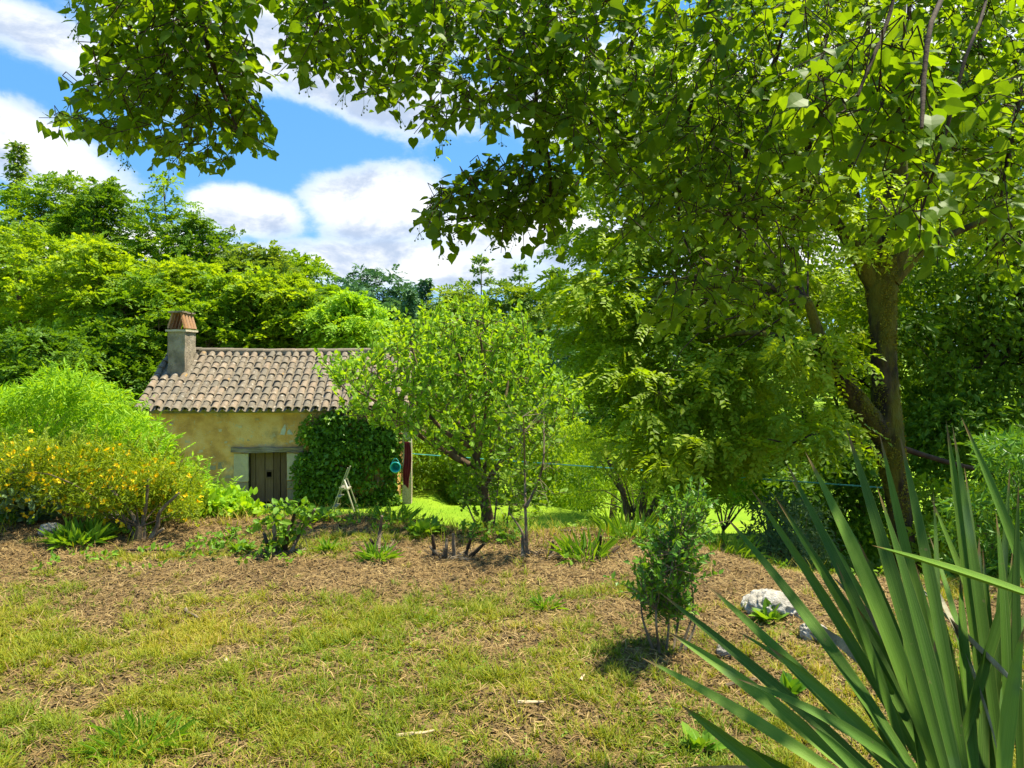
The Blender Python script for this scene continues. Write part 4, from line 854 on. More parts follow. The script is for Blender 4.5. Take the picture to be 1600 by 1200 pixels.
for k in range(170):
    px_ = rng.uniform(-20, 320); ty = np.interp(px_, [-20, 60, 150, 250, 300, 320], [700, 684, 692, 706, 735, 765]); y_ = rng.uniform(6.2, 7.3)
    s_ = at(px_, ty + abs(rng.normal()) * 45, y_); dr = unit(np.array([rng.normal() * .6, rng.normal() * .4, 1.0])); ln = rng.uniform(.08, .24); tt = np.linspace(0, 1, 18)
    pth = s_ + dr * (tt * ln)[:, None]; A.append(pth[0]); B2.append(pth[-1]); side = unit(np.cross(dr, rng.normal(size=3))); LP.append(pth); LD.append(side * np.where(np.arange(18) % 2, 1, -1)[:, None] + dr * .9)
LP, LD = np.concatenate(LP), np.concatenate(LD)
build('shoots', local([twig_tris(A, B2, .003, .0015), leaves(T2, LP, LD, rng.normal(size=LP.shape) * .4 + np.array([0, -.5, 1.]), rng.uniform(.022, .045, len(LP)))], yb), M['broom'], yb, kind='stuff')
nf = 720; k_ = rng.integers(len(Cl), size=nf); dr = rdir(nf); dr[:, 1] = -abs(dr[:, 1]) * .9; fp_ = Cl[k_] + dr * rng.uniform(.10, .19, nf)[:, None]
fp_ = fp_[(fp_[:, 0] > -3.2)]; fl = []
for rep in range(5):
    a_ = rng.random(len(fp_)) * 6.28; D = unit(np.stack([np.cos(a_), rng.normal(size=len(a_)) * .5 - .3, np.sin(a_)], 1)); fl.append(leaves(TW, fp_, D, rng.normal(size=D.shape) + np.array([0, -1, .3]), rng.uniform(.020, .038, len(fp_)), np.full(len(fp_), rng.random())))
build('flowers', fl, M['petal'], yb, kind='stuff')
shrub('shrub', 'grey-green broad-leaved bush at the left edge below the yellow flowers', [(-60, 740), (30, 740), (80, 770), (70, 810), (-60, 810)], 6.6, 7.2, M['bluegreen'], 40, 60, .07, .12, T=TOV)
shrub('shrub', 'bright green low leafy bush right of the yellow flowers, by the door', [(300, 780), (380, 780), (400, 808), (300, 812)], 7.0, 7.6, M['fern'], 36, 80, .06, .10, T=TOV)

# ------------------------------------------------------------------ stumps, weeds, little plants on the bank
def tuft(name, label, px, py, y, n, ln, mat, T=TN, spread=.7, wd=1.0, cat='plant', rad=.06):
    if T is TN: n = int(n * 1.7); spread *= .85; rad *= 1.2
    b = at(px, py, y); b[2] = H1(b[0], y); a_ = rng.random(n) * 6.28; r0 = rng.random(n) ** .5 * rad
    P_ = np.stack([np.cos(a_) * r0, np.sin(a_) * r0, rng.random(n) * .02], 1); D = np.stack([np.cos(a_) * spread * rng.random(n), np.sin(a_) * spread * rng.random(n), np.full(n, .6)], 1) + rng.normal(size=(n, 3)) * .26
    o_ = build(name, [leaves(T, P_, D, rng.normal(size=(n, 3)) * .3 + np.stack([-np.cos(a_), -np.sin(a_), np.full(n, .8)], 1), ln * rng.uniform(.4, 1.25, n), wid=np.full(n, wd * (.55 if T is TN else 1)))], mat)
    o_.location = b; tag(o_, label, cat); return o_
tuft('weed', 'long-leaved bright green clump beside the left edge stones', 128, 838, 6.3, 150, .19, M['weed'], TN, 1.6, 1.3, 'weed', .16)
tuft('weed', 'bright grass-like tuft in front of the single bare stub', 592, 884, 5.75, 70, .13, M['weed'], TN, 1.5, .9, 'weed', .08)
tuft('weed', 'small weed tuft right of the leafy cut stump', 512, 866, 6.0, 45, .10, M['weed'], TN, 1.5, 1.3, 'weed', .06)
tuft('weed', 'leafy weed left of the leafy cut stump', 378, 862, 6.05, 40, .09, M['weed'], TOV, 1.5, 1, 'weed', .05)
tuft('weed', 'spreading weed between the single stub and the cut stem cluster', 660, 838, 6.6, 80, .11, M['weed'], TOV, 1.6, 1, 'weed', .12)
tuft('weed', 'low rosette weed on bare soil right of centre', 852, 950, 4.7, 40, .09, M['weed'], TN, 2.2, 1.2, 'weed', .06)
tuft('weed', 'weed sprouting in front of the large white stone', 1200, 972, 4.45, 30, .10, M['weed'], TOV, 1.3, 1, 'weed', .04)
tuft('weed', 'small green weed beside the lower yellowed leaves of the spiky plant', 1230, 1085, 3.5, 26, .08, M['box'], TOV, 1.8, 1, 'weed', .05)
tuft('weed', 'bright leafy seedling at the bottom right of the grass', 1095, 1185, 3.0, 26, .07, M['weed'], TOV, 1.8, 1, 'weed', .04)
tuft('weed', 'green tuft at the bottom centre-left of the lawn', 220, 1160, 3.05, 90, .10, M['weed'], TN, 1.8, .8, 'weed', .14)
tuft('weed', 'tall pale weed stalks on the crest right of the sapling', 915, 880, 5.9, 60, .22, M['weed'], TN, .8, .6, 'weed', .14)
tuft('weed', 'tall grassy weeds on the crest in front of the lawn mound', 985, 850, 6.6, 70, .24, M['weed'], TN, .7, .5, 'weed', .2)
tuft('weed', 'low green plant at the crest left of the step ladder', 490, 820, 6.9, 70, .12, M['weed'], TOV, 1.3, 1, 'weed', .16)
tuft('weed', 'leafy green plant at the crest below the cottage pier', 615, 815, 7.0, 80, .14, M['weed'], TN, 1.2, 1.1, 'weed', .18)
tuft('weed', 'ragged green weeds on the sunny slope beside the evergreen bush', 1130, 860, 6.6, 80, .16, M['weed'], TN, 1.1, .8, 'weed', .25)
def stump(label, px, py, y, stubs, leafy=0, poly=None, mat='weed'):
    stems = [[(px + a_, py), (px + a_ + b_ * .5, py - h * .5), (px + a_ + b_, py - h)] for a_, b_, h in stubs]
    b = at(px, py, y); b[2] = H1(b[0], y); root = empty('cut_stump', b, label, 'stump')
    for s_ in stems:
        P_ = [at(*q_, y + rng.normal() * .04) for q_ in s_]; P_[0][2] = b[2] - .03
        build('stem', local(tube(P_, [.020, .016, .011], 6, 7, .1), root), M['twig' if rng.random() < .6 else 'dark_twig'], root)
    if leafy:
        q = sample_poly(poly, leafy); dep = y + rng.normal(size=leafy) * .08; C = np.stack([(q[:, 0] - 800) / F * dep, dep, EYE - (q[:, 1] - HY) / F * dep], 1)
        build('leaves', local([clumps(C, .05, 16, .048, T=TOV, shell=.1), twig_tris(np.repeat([np.array(b)], leafy, 0) + rng.normal(size=(leafy, 3)) * .02, C, .004, .002)], root), M[mat], root, kind='stuff')
    A = b + rng.normal(size=(46, 3)) * np.array([.11, .07, .0]); A[:, 2] = H(A[:, 0], A[:, 1]) + .01; B2 = A + unit(rng.normal(size=(46, 3)) * np.array([1, .6, .5])) * .12; B2[:, 2] = np.maximum(B2[:, 2], A[:, 2] + .005)
    build('root_fibres', local([twig_tris(A, B2, .005, .002)], root), M['twig'], root, kind='stuff')
stump('leafy cut stump with curved grey stems standing in front of the cottage door', 440, 862, 6.0, [(-8, -6, 58), (2, 22, 72), (10, 42, 66), (-18, -10, 30), (4, 8, 40)], 20, [(405, 800), (480, 770), (500, 830), (480, 855), (400, 850)])
stump('single bare upright stub between the ladder and the cottage pier', 590, 856, 6.1, [(0, 7, 50), (-4, -8, 14)])
stump('cluster of short sawn stems left of the slim sapling', 702, 872, 5.9, [(-22, -4, 36), (-6, 2, 30), (8, -2, 38), (24, 10, 30), (30, 24, 22), (-14, -16, 18)])
stump('pair of thin cut stems below the slim sapling', 858, 868, 6.0, [(-40, -2, 30), (4, 2, 22)])
stump('short dark stub on the crest right of the leafy weeds', 935, 868, 6.0, [(0, 4, 30), (14, 18, 14)])
# evergreen bush on slender stems
evg = sapling('evergreen_bush', 'dark glossy evergreen bush on slender bare stems left of the white stones',
    [[(1030, 1020), (1025, 960), (1030, 880)], [(1050, 1025), (1060, 960), (1050, 880), (1070, 800)], [(1020, 1015), (1005, 970), (1000, 930)], [(1060, 1022), (1082, 960), (1080, 900)], [(1040, 1025), (1045, 970), (1040, 900)], [(1070, 1015), (1085, 980), (1085, 955)]],
    [(1050, 800), (1085, 785), (1105, 820), (1080, 850), (1092, 890), (1070, 925), (1065, 968), (1030, 975), (1008, 955), (992, 925), (1022, 890), (1015, 870), (1045, 835)], 3.98, 260, M['box'], .038, 5, per=13, cat='bush', sl_=(.06, .19), dj=.10, T=T2)

# ------------------------------------------------------------------ stones
def stone(label, px, py, y, s, mat, sink=.25, seed=1):
    import bmesh
    bm = bmesh.new(); bmesh.ops.create_icosphere(bm, subdivisions=5, radius=1.0)
    me = bpy.data.meshes.new('stone'); 
    for v_ in bm.verts:
        c = np.array(v_.co); k = 1 + .38 * (fbm(c[0] * 1.6 + seed * 7, c[1] * 1.6 + c[2] * 1.3, seed, 3) - .5) + .26 * (fbm(c[0] * 3.0 + seed, c[1] * 3.4 + c[2] * 3.2, seed + 3, 3) - .5) - .16 * sstep(.52, .7, fbm(c[0] * 7 + seed, c[1] * 6 + c[2] * 7, seed + 5, 2))
        v_.co = Vector(c * k * np.array(s))
    bm.to_mesh(me); bm.free(); me.materials.append(mat)
    for p_ in me.polygons: p_.use_smooth = True
    o_ = bpy.data.objects.new('stone', me); COL.objects.link(o_); b = at(px, py, y); o_.location = (b[0], y, H1(b[0], y) + s[2] * (1 - 2 * sink)); o_.rotation_euler = (0, 0, seed); tag(o_, label, 'stone')
M['limestone'] = solid('white limestone', [(.22, .19, .14), (.44, .40, .33), (.60, .56, .49)], 9, .95, 1.0, 26, det=8, extra=patch((.16, .14, .10), .5, .56, .66, 14, .7), dist=.03)
M['greystone'] = solid('grey stone', [(.20, .18, .15), (.34, .31, .27), (.45, .42, .37)], 7, .95, .9, 26, dist=.03)
stone('large white pitted limestone lump beside the spiky leaves', 1203, 962, 4.6, (.175, .13, .105), M['limestone'], .36, 3)
stone('smaller white stone half behind the spiky leaves', 1272, 1008, 4.15, (.085, .07, .06), M['limestone'], .2, 5)
stone('small grey stone left of the spiky leaves', 1133, 1012, 3.95, (.055, .045, .035), M['greystone'], .2, 7)
stone('grey stone at the left edge of the bank', 26, 822, 6.9, (.13, .1, .08), M['greystone'], .25, 9)
stone('pale stone behind the long-leaved clump at left', 78, 836, 6.5, (.12, .08, .06), M['limestone'], .25, 11)
stone('tan flat stone between the yellow bush stems and the leafy clump', 165, 826, 6.8, (.11, .08, .06), M['greystone'], .25, 13)

# ------------------------------------------------------------------ the spiky plant in the right foreground
m, t, out = new_mat('yucca leaf'); tcn = t.node('ShaderNodeTexCoord'); cr = attr(t, 'cr'); al = attr(t, 'al'); oi = t.node('ShaderNodeObjectInfo')
cbn = t.node('ShaderNodeCombineXYZ'); t.put(cbn, 0, t.m('MULTIPLY', cr, 9.0)); t.put(cbn, 1, t.m('MULTIPLY', al, .9)); t.put(cbn, 2, t.m('MULTIPLY', oi.outputs['Random'], 50.0))
st_ = t.noise(cbn.outputs[0], 3.2, 5, .6)
base = t.ramp(t.m('ADD', t.m('MULTIPLY', st_, .6), t.m('MULTIPLY', oi.outputs['Random'], .4)), [(.24, (.035, .095, .006)), (.5, (.080, .185, .010)), (.78, (.20, .33, .03))])
base = t.mix(t.ss(t.noise(tcn.outputs['Object'], 6, 3), .58, .8), base, (.07, .14, .05))
edge_ = t.ss(t.m('ABSOLUTE', cr), .90, .97); base = t.mix(t.m('MULTIPLY', edge_, .55), base, (.24, .30, .05))
base = t.mix(t.ss(t.m('ADD', al, t.m('MULTIPLY', st_, .08)), .94, .99), base, (.20, .12, .04))
cb3 = t.node('ShaderNodeCombineXYZ'); t.put(cb3, 0, t.m('MULTIPLY', cr, 46.0)); t.put(cb3, 1, t.m('MULTIPLY', al, 1.2)); t.put(cb3, 2, t.m('MULTIPLY', oi.outputs['Random'], 50.0))
rib = t.noise(cb3.outputs[0], 1.0, 3, .6); base = t.mix(t.m('MULTIPLY', t.ss(rib, .45, .7), .42), base, (.22, .33, .08))
base = t.mix(t.m('MULTIPLY', t.ss(t.noise(tcn.outputs['Object'], 55, 3), .68, .76), .6), base, (.20, .16, .07))
p = t.node('ShaderNodeBsdfPrincipled'); t.put(p, 'Base Color', base); p.inputs['Roughness'].default_value = .6; p.inputs['Specular IOR Level'].default_value = .22
b = t.node('ShaderNodeBump'); b.inputs['Strength'].default_value = .25; b.inputs['Distance'].default_value = .003; t.put(b, 'Height', rib); t.l.new(b.outputs[0], p.inputs['Normal'])
tr = t.node('ShaderNodeBsdfTranslucent'); t.put(tr, 0, t.mix(1.0, base, (1.6, 1.6, .5), 'MULTIPLY')); ms = t.node('ShaderNodeMixShader'); ms.inputs[0].default_value = .22
t.l.new(p.outputs[0], ms.inputs[1]); t.l.new(tr.outputs[0], ms.inputs[2]); t.l.new(ms.outputs[0], out.inputs[0]); M['yucca'] = m
M['dryleaf'] = solid('dry yucca leaf', [(.16, .15, .09), (.28, .26, .17), (.38, .36, .25)], 5, .85, .4, 30, stretch=(3, 3, .6))
yb0 = at(1500, 1290, 1.5); yroot = empty('yucca', (yb0[0], 1.55, H1(yb0[0], 1.55)), 'spiky yucca with long stiff sword leaves filling the lower right corner', 'yucca')
def blade(base, ctrl, tip, wd, face, mat, name='leaf', fold=.35, tw=0.0):
    n = 30; tt = np.linspace(0, 1, n); base, ctrl, tip = map(np.array, (base, ctrl, tip))
    P_ = ((1 - tt) ** 2)[:, None] * base + (2 * tt * (1 - tt))[:, None] * ctrl + (tt ** 2)[:, None] * tip
    T_ = unit(np.gradient(P_, axis=0)); up = np.array(face, float); X_ = unit(np.cross(T_, up)); N_ = np.cross(X_, T_)
    if tw:
        an = tw * tt; X2 = X_ * np.cos(an)[:, None] + N_ * np.sin(an)[:, None]; N_ = np.cross(X2, T_); X_ = X2
    wv = wd / 2 * np.interp(tt, [0, .1, .35, .55, .8, .93, 1], [.55, .62, .95, 1, .62, .26, .015])
    cols = np.array([-1, -.93, -.5, 0, .5, .93, 1]); V_, cr_, al_ = [], [], []
    for sgn, th in ((1, 0), (-1, .0035)):
        for k, c in enumerate(cols):
            V_.append(P_ + X_ * (wv * c)[:, None] + N_ * ((abs(c) ** 1.5) * fold * wv - th * (1 - abs(c)) * (wv / wd * 2))[:, None]); cr_.append(np.full(n, c)); al_.append(tt)
    V_ = np.concatenate(V_); f = []; K = len(cols)
    for s_ in (0, 1):
        for k in range(K - 1):
            a_ = (s_ * K + k) * n + np.arange(n - 1); b_ = a_ + n; q_ = np.stack([a_, a_ + 1, b_ + 1, b_], 1); f.append(q_ if s_ else q_[:, ::-1])
    loc = np.array(yroot.location); return build(name, [(V_ - loc, np.concatenate(f))], mat, yroot, smooth=True, attrs={'cr': np.concatenate(cr_), 'al': np.concatenate(al_)})
heart = at(1500, 1300, 1.5)
# tip px,py,depth ; base px,py,depth ; width m ; bow (px offset of control)
BL = [((1003, 1028, 1.75), (1420, 1290, 1.45), .042, (0, -10)), ((1040, 985, 1.85), (1430, 1300, 1.5), .05, (10, -22)), ((1062, 1100, 1.55), (1330, 1320, 1.4), .046, (0, -6)), ((1030, 925, 1.95), (1450, 1290, 1.5), .040, (12, -14)),
      ((1103, 913, 1.9), (1470, 1290, 1.5), .050, (6, -14)), ((1130, 803, 2.0), (1480, 1290, 1.5), .052, (16, -18)), ((1172, 762, 2.05), (1470, 1250, 1.6), .040, (14, -14)), ((1208, 772, 2.05), (1480, 1250, 1.6), .040, (16, -16)),
      ((1228, 722, 2.1), (1480, 1270, 1.6), .044, (16, -10)), ((1258, 706, 1.9), (1490, 1290, 1.5), .056, (14, -24)), ((1322, 668, 1.75), (1500, 1290, 1.45), .054, (10, -10)), ((1374, 676, 1.9), (1510, 1280, 1.55), .044, (4, 0)),
      ((1406, 680, 1.85), (1520, 1290, 1.5), .048, (0, 0)), ((1478, 656, 1.95), (1560, 1280, 1.6), .040, (-2, 0)), ((1488, 664, 1.9), (1575, 1290, 1.55), .044, (4, 0)), ((1502, 652, 1.7), (1690, 1180, 1.5), .050, (12, -20)),
      ((1452, 772, 2.0), (1640, 1250, 1.7), .034, (0, -10)), ((1592, 752, 1.6), (1598, 1290, 1.45), .052, (-6, 0)), ((1578, 730, 1.9), (1540, 1290, 1.6), .030, (10, 0)), ((1150, 1060, 1.6), (1460, 1240, 1.5), .036, (30, -20)),
      ((1150, 985, 2.0), (1460, 1260, 1.55), .034, (20, -30)), ((1262, 1130, 1.5), (1420, 1300, 1.4), .034, (10, -10)), ((1336, 855, 2.1), (1500, 1270, 1.65), .040, (20, -10)), ((1290, 850, 2.15), (1480, 1270, 1.7), .036, (20, -20)),
      ((1530, 840, 1.9), (1540, 1290, 1.55), .044, (0, 0)), ((1556, 800, 1.75), (1570, 1290, 1.5), .042, (0, 0)), ((1500, 900, 1.8), (1530, 1290, 1.5), .045, (0, 0)), ((1430, 880, 1.9), (1510, 1290, 1.6), .042, (0, 0)),
      ((1120, 1150, 1.55), (1400, 1330, 1.4), .040, (10, -10)), ((1200, 1010, 1.7), (1480, 1300, 1.45), .046, (20, -20)), ((1370, 760, 1.65), (1515, 1300, 1.42), .05, (6, 0)), ((1290, 760, 2.1), (1500, 1250, 1.6), .038, (20, -6)),
      ((1660, 800, 1.6), (1600, 1300, 1.5), .05, (0, 0)), ((1700, 900, 1.5), (1580, 1300, 1.45), .05, (0, 0)), ((1760, 1000, 1.6), (1570, 1300, 1.5), .05, (0, 0)), ((1640, 700, 1.8), (1580, 1300, 1.55), .045, (0, 0)),
      ((1800, 1150, 1.4), (1560, 1320, 1.4), .05, (0, 0)), ((1600, 980, 1.5), (1560, 1300, 1.42), .046, (0, 0)), ((1460, 1000, 1.6), (1520, 1300, 1.42), .044, (0, 0)), ((1540, 1020, 1.7), (1520, 1300, 1.5), .04, (0, 0)),
      ((1190, 1240, 1.35), (1440, 1330, 1.35), .042, (0, -10)), ((1370, 1010, 2.0), (1470, 1290, 1.7), .04, (10, -10)), ((1320, 930, 2.3), (1480, 1280, 1.8), .036, (10, -10))]
for k in range(22):
    BL.append(((rng.uniform(1200, 1650), rng.uniform(700, 1100), rng.uniform(1.7, 2.3)), (rng.uniform(1440, 1560), 1285, rng.uniform(1.5, 1.8)), rng.uniform(.026, .038), (rng.uniform(-5, 25), rng.uniform(-25, 5))))
for (tp, bs, wd, bow) in BL:
    T_, B_2 = at(*tp), at(*bs); mid = (T_ + B_2) / 2 + np.array([bow[0] / F * 1.7, rng.normal() * .03, -bow[1] / F * 1.7])
    cdir = unit(np.array([0, -1.0, .35]) + rng.normal(size=3) * .28)
    blade(B_2, mid, T_, wd * .70, cdir, M['yucca'], fold=rng.uniform(.2, .5), tw=rng.normal() * .35)
blade(at(1680, 955, .62), at(1500, 890, .72), at(1362, 852, .86), .013, (0, -.5, 1), M['yucca'])        # the near leaf crossing the others
for (tp, bs, c) in (((1300, 900, 1.9), (1480, 1150, 1.8), (40, 0)), ((1600, 1080, 1.5), (1420, 900, 2.0), (20, 30)), ((1060, 1200, 1.8), (1440, 1270, 1.5), (20, -40)), ((1240, 960, 2.1), (1480, 1180, 1.7), (10, -50)), ((1560, 1180, 1.5), (1450, 900, 1.9), (30, 20))):
    T_, B_2 = at(*tp), at(*bs); blade(B_2, (T_ + B_2) / 2 + np.array([c[0] / F * 1.7, 0, -c[1] / F * 1.7]), T_, .03, (0.3, -1, .5), M['dryleaf'], 'dry_leaf', .2, 1.0)
by = np.array(yroot.location); hc = at(1530, 1300, 1.5) - by
build('trunk', tube([(0, 0, -.1), (0.0, 0, .2), tuple(hc * .6), tuple(hc)], [.09, .08, .07, .06], 10, 16, .1), M['bark'], yroot)

# ------------------------------------------------------------------ linden boughs hanging into the picture from above
ltop = np.array([-1.6, -2.6, H1(-1.6, -2.6)])
lin = empty('linden_tree', ltop, 'linden whose leafy boughs hang across the top of the view', 'tree')
lt = lambda parts: local(parts, lin)
build('trunk', lt(tube([ltop + np.array([0, 0, -.2]), (-1.6, -2.6, 1.5), (-1.5, -2.5, 3.4), (-1.4, -2.3, 5.2)], [.32, .26, .22, .15], 12, 20, .04)), M['bark'], lin, smooth=True)
fork = np.array([-1.5, -2.4, 4.0])
polys = [ # polygon, depth0, depth1, sprays, bough polylines
    ([(118, -60), (128, 40), (160, 75), (120, 150), (84, 180), (92, 200), (150, 205), (185, 240), (220, 225), (300, 250), (345, 256), (380, 235), (412, 205), (418, 170), (395, 140), (400, 90), (375, 40), (360, -60)], 2.3, 3.1, 330,
     [[(200, -250), (190, -60), (200, 60), (120, 175)], [(330, -250), (300, -60), (330, 90), (370, 200)], [(260, -250), (250, 0), (240, 120), (260, 215)]]),
    ([(360, -60), (368, 10), (400, 28), (440, 28), (452, 60), (432, 100), (470, 112), (520, 120), (560, 150), (600, 165), (640, 140), (655, 175), (670, 215), (690, 222), (705, 170), (735, 165), (760, 200), (800, 205), (850, 240), (900, 200), (900, -60)], 2.2, 3.1, 430,
     [[(560, -260), (520, -60), (490, 60)], [(640, -260), (640, -30), (665, 100), (680, 200)], [(760, -260), (770, -40), (790, 100), (850, 210)], [(880, -200), (850, 20), (760, 150)]]),
    ([(690, 300), (735, 268), (800, 238), (870, 238), (895, 300), (880, 360), (850, 385), (800, 372), (790, 395), (770, 365), (745, 352), (720, 372), (680, 368), (662, 348), (668, 325)], 2.5, 3.0, 115,
     [[(835, 60), (838, 180), (835, 260), (760, 330), (690, 345)], [(838, 180), (860, 270), (850, 360)]]),
    ([(860, -60), (1640, -60), (1640, 250), (1540, 300), (1480, 250), (1400, 230), (1330, 290), (1290, 350), (1250, 420), (1230, 480), (1150, 505), (1060, 510), (1005, 478), (1070, 430), (1110, 370), (1050, 390), (990, 400), (960, 350), (940, 300), (890, 240)], 2.1, 3.2, 980,
     [[(1010, -220), (1000, 0), (960, 160), (900, 290)], [(1180, -220), (1150, 0), (1080, 160), (1060, 330), (1080, 400)], [(1260, -200), (1220, 60), (1160, 260), (1150, 430), (1090, 480)], [(1330, -200), (1290, 60), (1270, 200), (1240, 370)],
      [(1450, -220), (1420, 20), (1440, 150)], [(1560, -200), (1530, 40), (1560, 210)], [(1180, 150), (1290, 190), (1260, 330)]]),
    ([(1250, 60), (1430, 60), (1500, 180), (1420, 250), (1300, 260), (1240, 180)], 1.5, 1.9, 42, [[(1420, -300), (1400, -20), (1340, 150)], [(1500, -300), (1450, 60), (1440, 200)]]),
    ([(1380, 250), (1480, 250), (1470, 400), (1390, 380)], 1.6, 2.0, 14, [[(1560, -200), (1500, 120), (1440, 330)]]),
    ([(1480, 100), (1640, 80), (1640, 420), (1560, 430), (1500, 330)], 1.8, 2.5, 60, [[(1640, -200), (1600, 100), (1560, 330)]]),
]
LP, LD, LN, tw_A, tw_B, FR = [], [], [], [], [], []
for (poly, d0, d1, ns, boughs) in polys:
    nodes = []
    for bg_ in boughs:
        dm = (d0 + d1) / 2 + rng.normal() * .2; P_ = [at(*q_, dm + rng.normal() * .08) for q_ in bg_]
        if bg_[0][1] < -100: P_ = [fork + rng.normal(size=3) * .1, (fork + P_[0]) / 2 + np.array([0, 0, .5])] + P_
        n_ = 26; pp = smooth_path(P_, n_)
        rr = np.linspace((.03 if dm > 2.15 else .016) if bg_[0][1] < -100 else .009, .003, n_); rr[:10] = np.maximum(rr[:10], 0)
        rr = np.where(np.arange(n_) > 10, np.minimum(rr, .009 if dm > 2.15 else .0045), rr)
        build('bough', lt(tube(pp, rr, 6, None, .05)), M['dark_twig'], lin, smooth=True); nodes += list(pp[9:] if bg_[0][1] < -100 else pp)
    nodes = np.array(nodes); ns = int(ns * 1.25); q = sample_poly(poly, ns); dep = rng.uniform(d0, d1, ns)
    S0 = np.stack([(q[:, 0] - 800) / F * dep, dep, EYE - (q[:, 1] - HY) / F * dep], 1)
    par = grow(nodes, S0)
    for s_, nd in zip(S0, par):
        hv = (s_ - nd) * np.array([1, 1, .3])
        dr = unit(unit(hv + 1e-3) * .7 + np.array([0, 0, -.55]) + rng.normal(size=3) * .3); ln = rng.uniform(.08, .18); st0 = s_ - dr * ln * .6
        mid_ = (nd + st0) / 2 + rng.normal(size=3) * .02; tw_A += [nd, mid_, st0]; tw_B += [mid_, st0, st0 + dr * ln]
        m_ = int(rng.integers(5, 9)); tt = np.linspace(.05, 1, m_); side = unit(np.cross(dr, np.array([rng.normal() * .3, rng.normal() * .3, 1.])))
        P_ = st0 + dr * (tt * ln)[:, None]; sg = np.where(np.arange(m_) % 2, 1, -1)[:, None]
        D_ = unit(side * sg * .9 + dr * .5 + rng.normal(size=(m_, 3)) * .3 + np.array([0, 0, -.35])); P2 = P_ + D_ * .014
        LP.append(P2); LD.append(D_); LN.append(unit(np.array([0, 0, 1.]) + rng.normal(size=(m_, 3)) * .42))
        if rng.random() < .22: FR.append(s_ + dr * ln * .3)
LP, LD, LN = map(np.concatenate, (LP, LD, LN)); nL = len(LP); Sz = (.017 + .031 * rng.random(nL) ** .8) * np.where((LP[:, 0] > .6) & (LP[:, 1] > 2.1), .86, 1.0)
near = np.argsort(np.linalg.norm(LP - np.array([0, 0, EYE]), axis=1) / Sz); vis = [k for k in near if 10 < 800 + LP[k, 0] / LP[k, 1] * F < 1590 and 5 < HY - (LP[k, 2] - EYE) / LP[k, 1] * F][:290]
msk = np.ones(nL, bool); msk[vis] = False
build('foliage', lt([leaves(TLIN, LP[msk], LD[msk], LN[msk], Sz[msk])]), M['linden'], lin, kind='stuff')
srcs = []
for k in range(5):
    tv = TLIN[0].copy(); tv[:, 2] *= rng.uniform(.4, 2.0); tv[:, 0] *= rng.uniform(.88, 1.1)
    srcs.append(bpy.data.meshes.new('leaf'))
    me = srcs[-1]; me.from_pydata(tv.tolist(), [], TLIN[1].tolist()); a_ = me.attributes.new('rnd', 'FLOAT', 'POINT'); a_.data.foreach_set('value', np.full(len(tv), .2 + .15 * k, np.float32)); me.materials.append(M['linden'])
Xa, Da, Na = frames(LD, LN); l0 = np.array(lin.location)
for k in vis:
    ob = bpy.data.objects.new('leaf', srcs[int(rng.integers(5))]); COL.objects.link(ob); ob.parent = lin; M4 = np.eye(4); M4[:3, :3] = np.stack([Xa[k], Da[k], Na[k]], 1) * Sz[k]; M4[:3, 3] = LP[k] - l0
    ob.matrix_local = Matrix(M4.tolist())
build('twigs', lt([twig_tris(tw_A, tw_B, .0020, .0013)]), M['dark_twig'], lin, kind='stuff')
FR = np.array(FR); A, B2 = [], []
for f_ in FR:
    h_ = f_ + np.array([0, 0, -.05]); A.append(f_); B2.append(h_)
    for k in range(5): A.append(h_); B2.append(h_ + rng.normal(size=3) * .014 + np.array([0, 0, -.02]))
A, B2 = np.array(A), np.array(B2); e = B2[np.arange(len(B2)) % 6 != 0]
fr = [twig_tris(A, B2, .0008, .0006), leaves((np.array([[0, 0, -1], [1, 0, 0], [-.5, .87, 0], [-.5, -.87, 0], [0, 0, 1]]) * .0042, np.array([[0, 2, 1], [0, 3, 2], [0, 1, 3], [4, 1, 2], [4, 2, 3], [4, 3, 1]])), e, np.tile([0, 1., 0], (len(e), 1)), np.tile([0, 0, 1.], (len(e), 1)), 1.0)]
build('seed_clusters', lt(fr), M['weed'], lin, kind='stuff')

# ------------------------------------------------------------------ ground cover
def scatter(n, y0, y1, wfn, xmin=None, xmax=None, pw=1.0):
    y = y0 + (y1 - y0) * rng.random(n * 3) ** pw; x = (rng.random(n * 3) * 2 - 1) * y * .74
    keep = rng.random(n * 3) < wfn(x, y); x, y = x[keep][:n], y[keep][:n]; return x, y
TG = (np.array([[-.5, 0, 0], [.5, 0, 0], [.36, .55, .05], [-.36, .55, .05], [0, 1, .28]]), np.array([[0, 1, 2], [0, 2, 3], [3, 2, 4]]))
def blades(x, y, ln, wd, lean, T=TG, tone=0):
    n = len(x); P_ = np.stack([x, y, H(x, y) - .003], 1); a_ = rng.random(n) * 6.28; lv = lean * rng.random(n) ** .7
    D = np.stack([np.cos(a_) * lv, np.sin(a_) * lv, np.ones(n)], 1); N = np.stack([np.cos(a_) + .0, np.sin(a_), -lv * .2 + .1], 1) + rng.normal(size=(n, 3)) * .25
    tv, tf = T; r = np.clip(.25 * rng.normal(size=n) + tone + .9 * (fbm(x * 1.6, y * 1.6, 44) - .5) + .4, 0, 1)
    return leaves(T, P_, D, N, ln, r, wid=wd / ln)
x, y = scatter(120000, 2.3, 7.2, lambda x, y: np.clip(G(x, y) * 1.1 + .012, 0, 1), pw=.8)
n = len(x); tall = .5 + 1.5 * sstep(.45, .72, fbm(x * 3, y * 3, 60)) * rng.random(n)
tx, ty = scatter(4600, 2.3, 7.0, lambda x, y: np.clip(G(x, y) * 1.05 + .008, 0, 1), pw=.8); ts = rng.uniform(.5, 1.5, len(tx)) ** 1.5; ti = np.repeat(np.arange(len(tx)), 26)
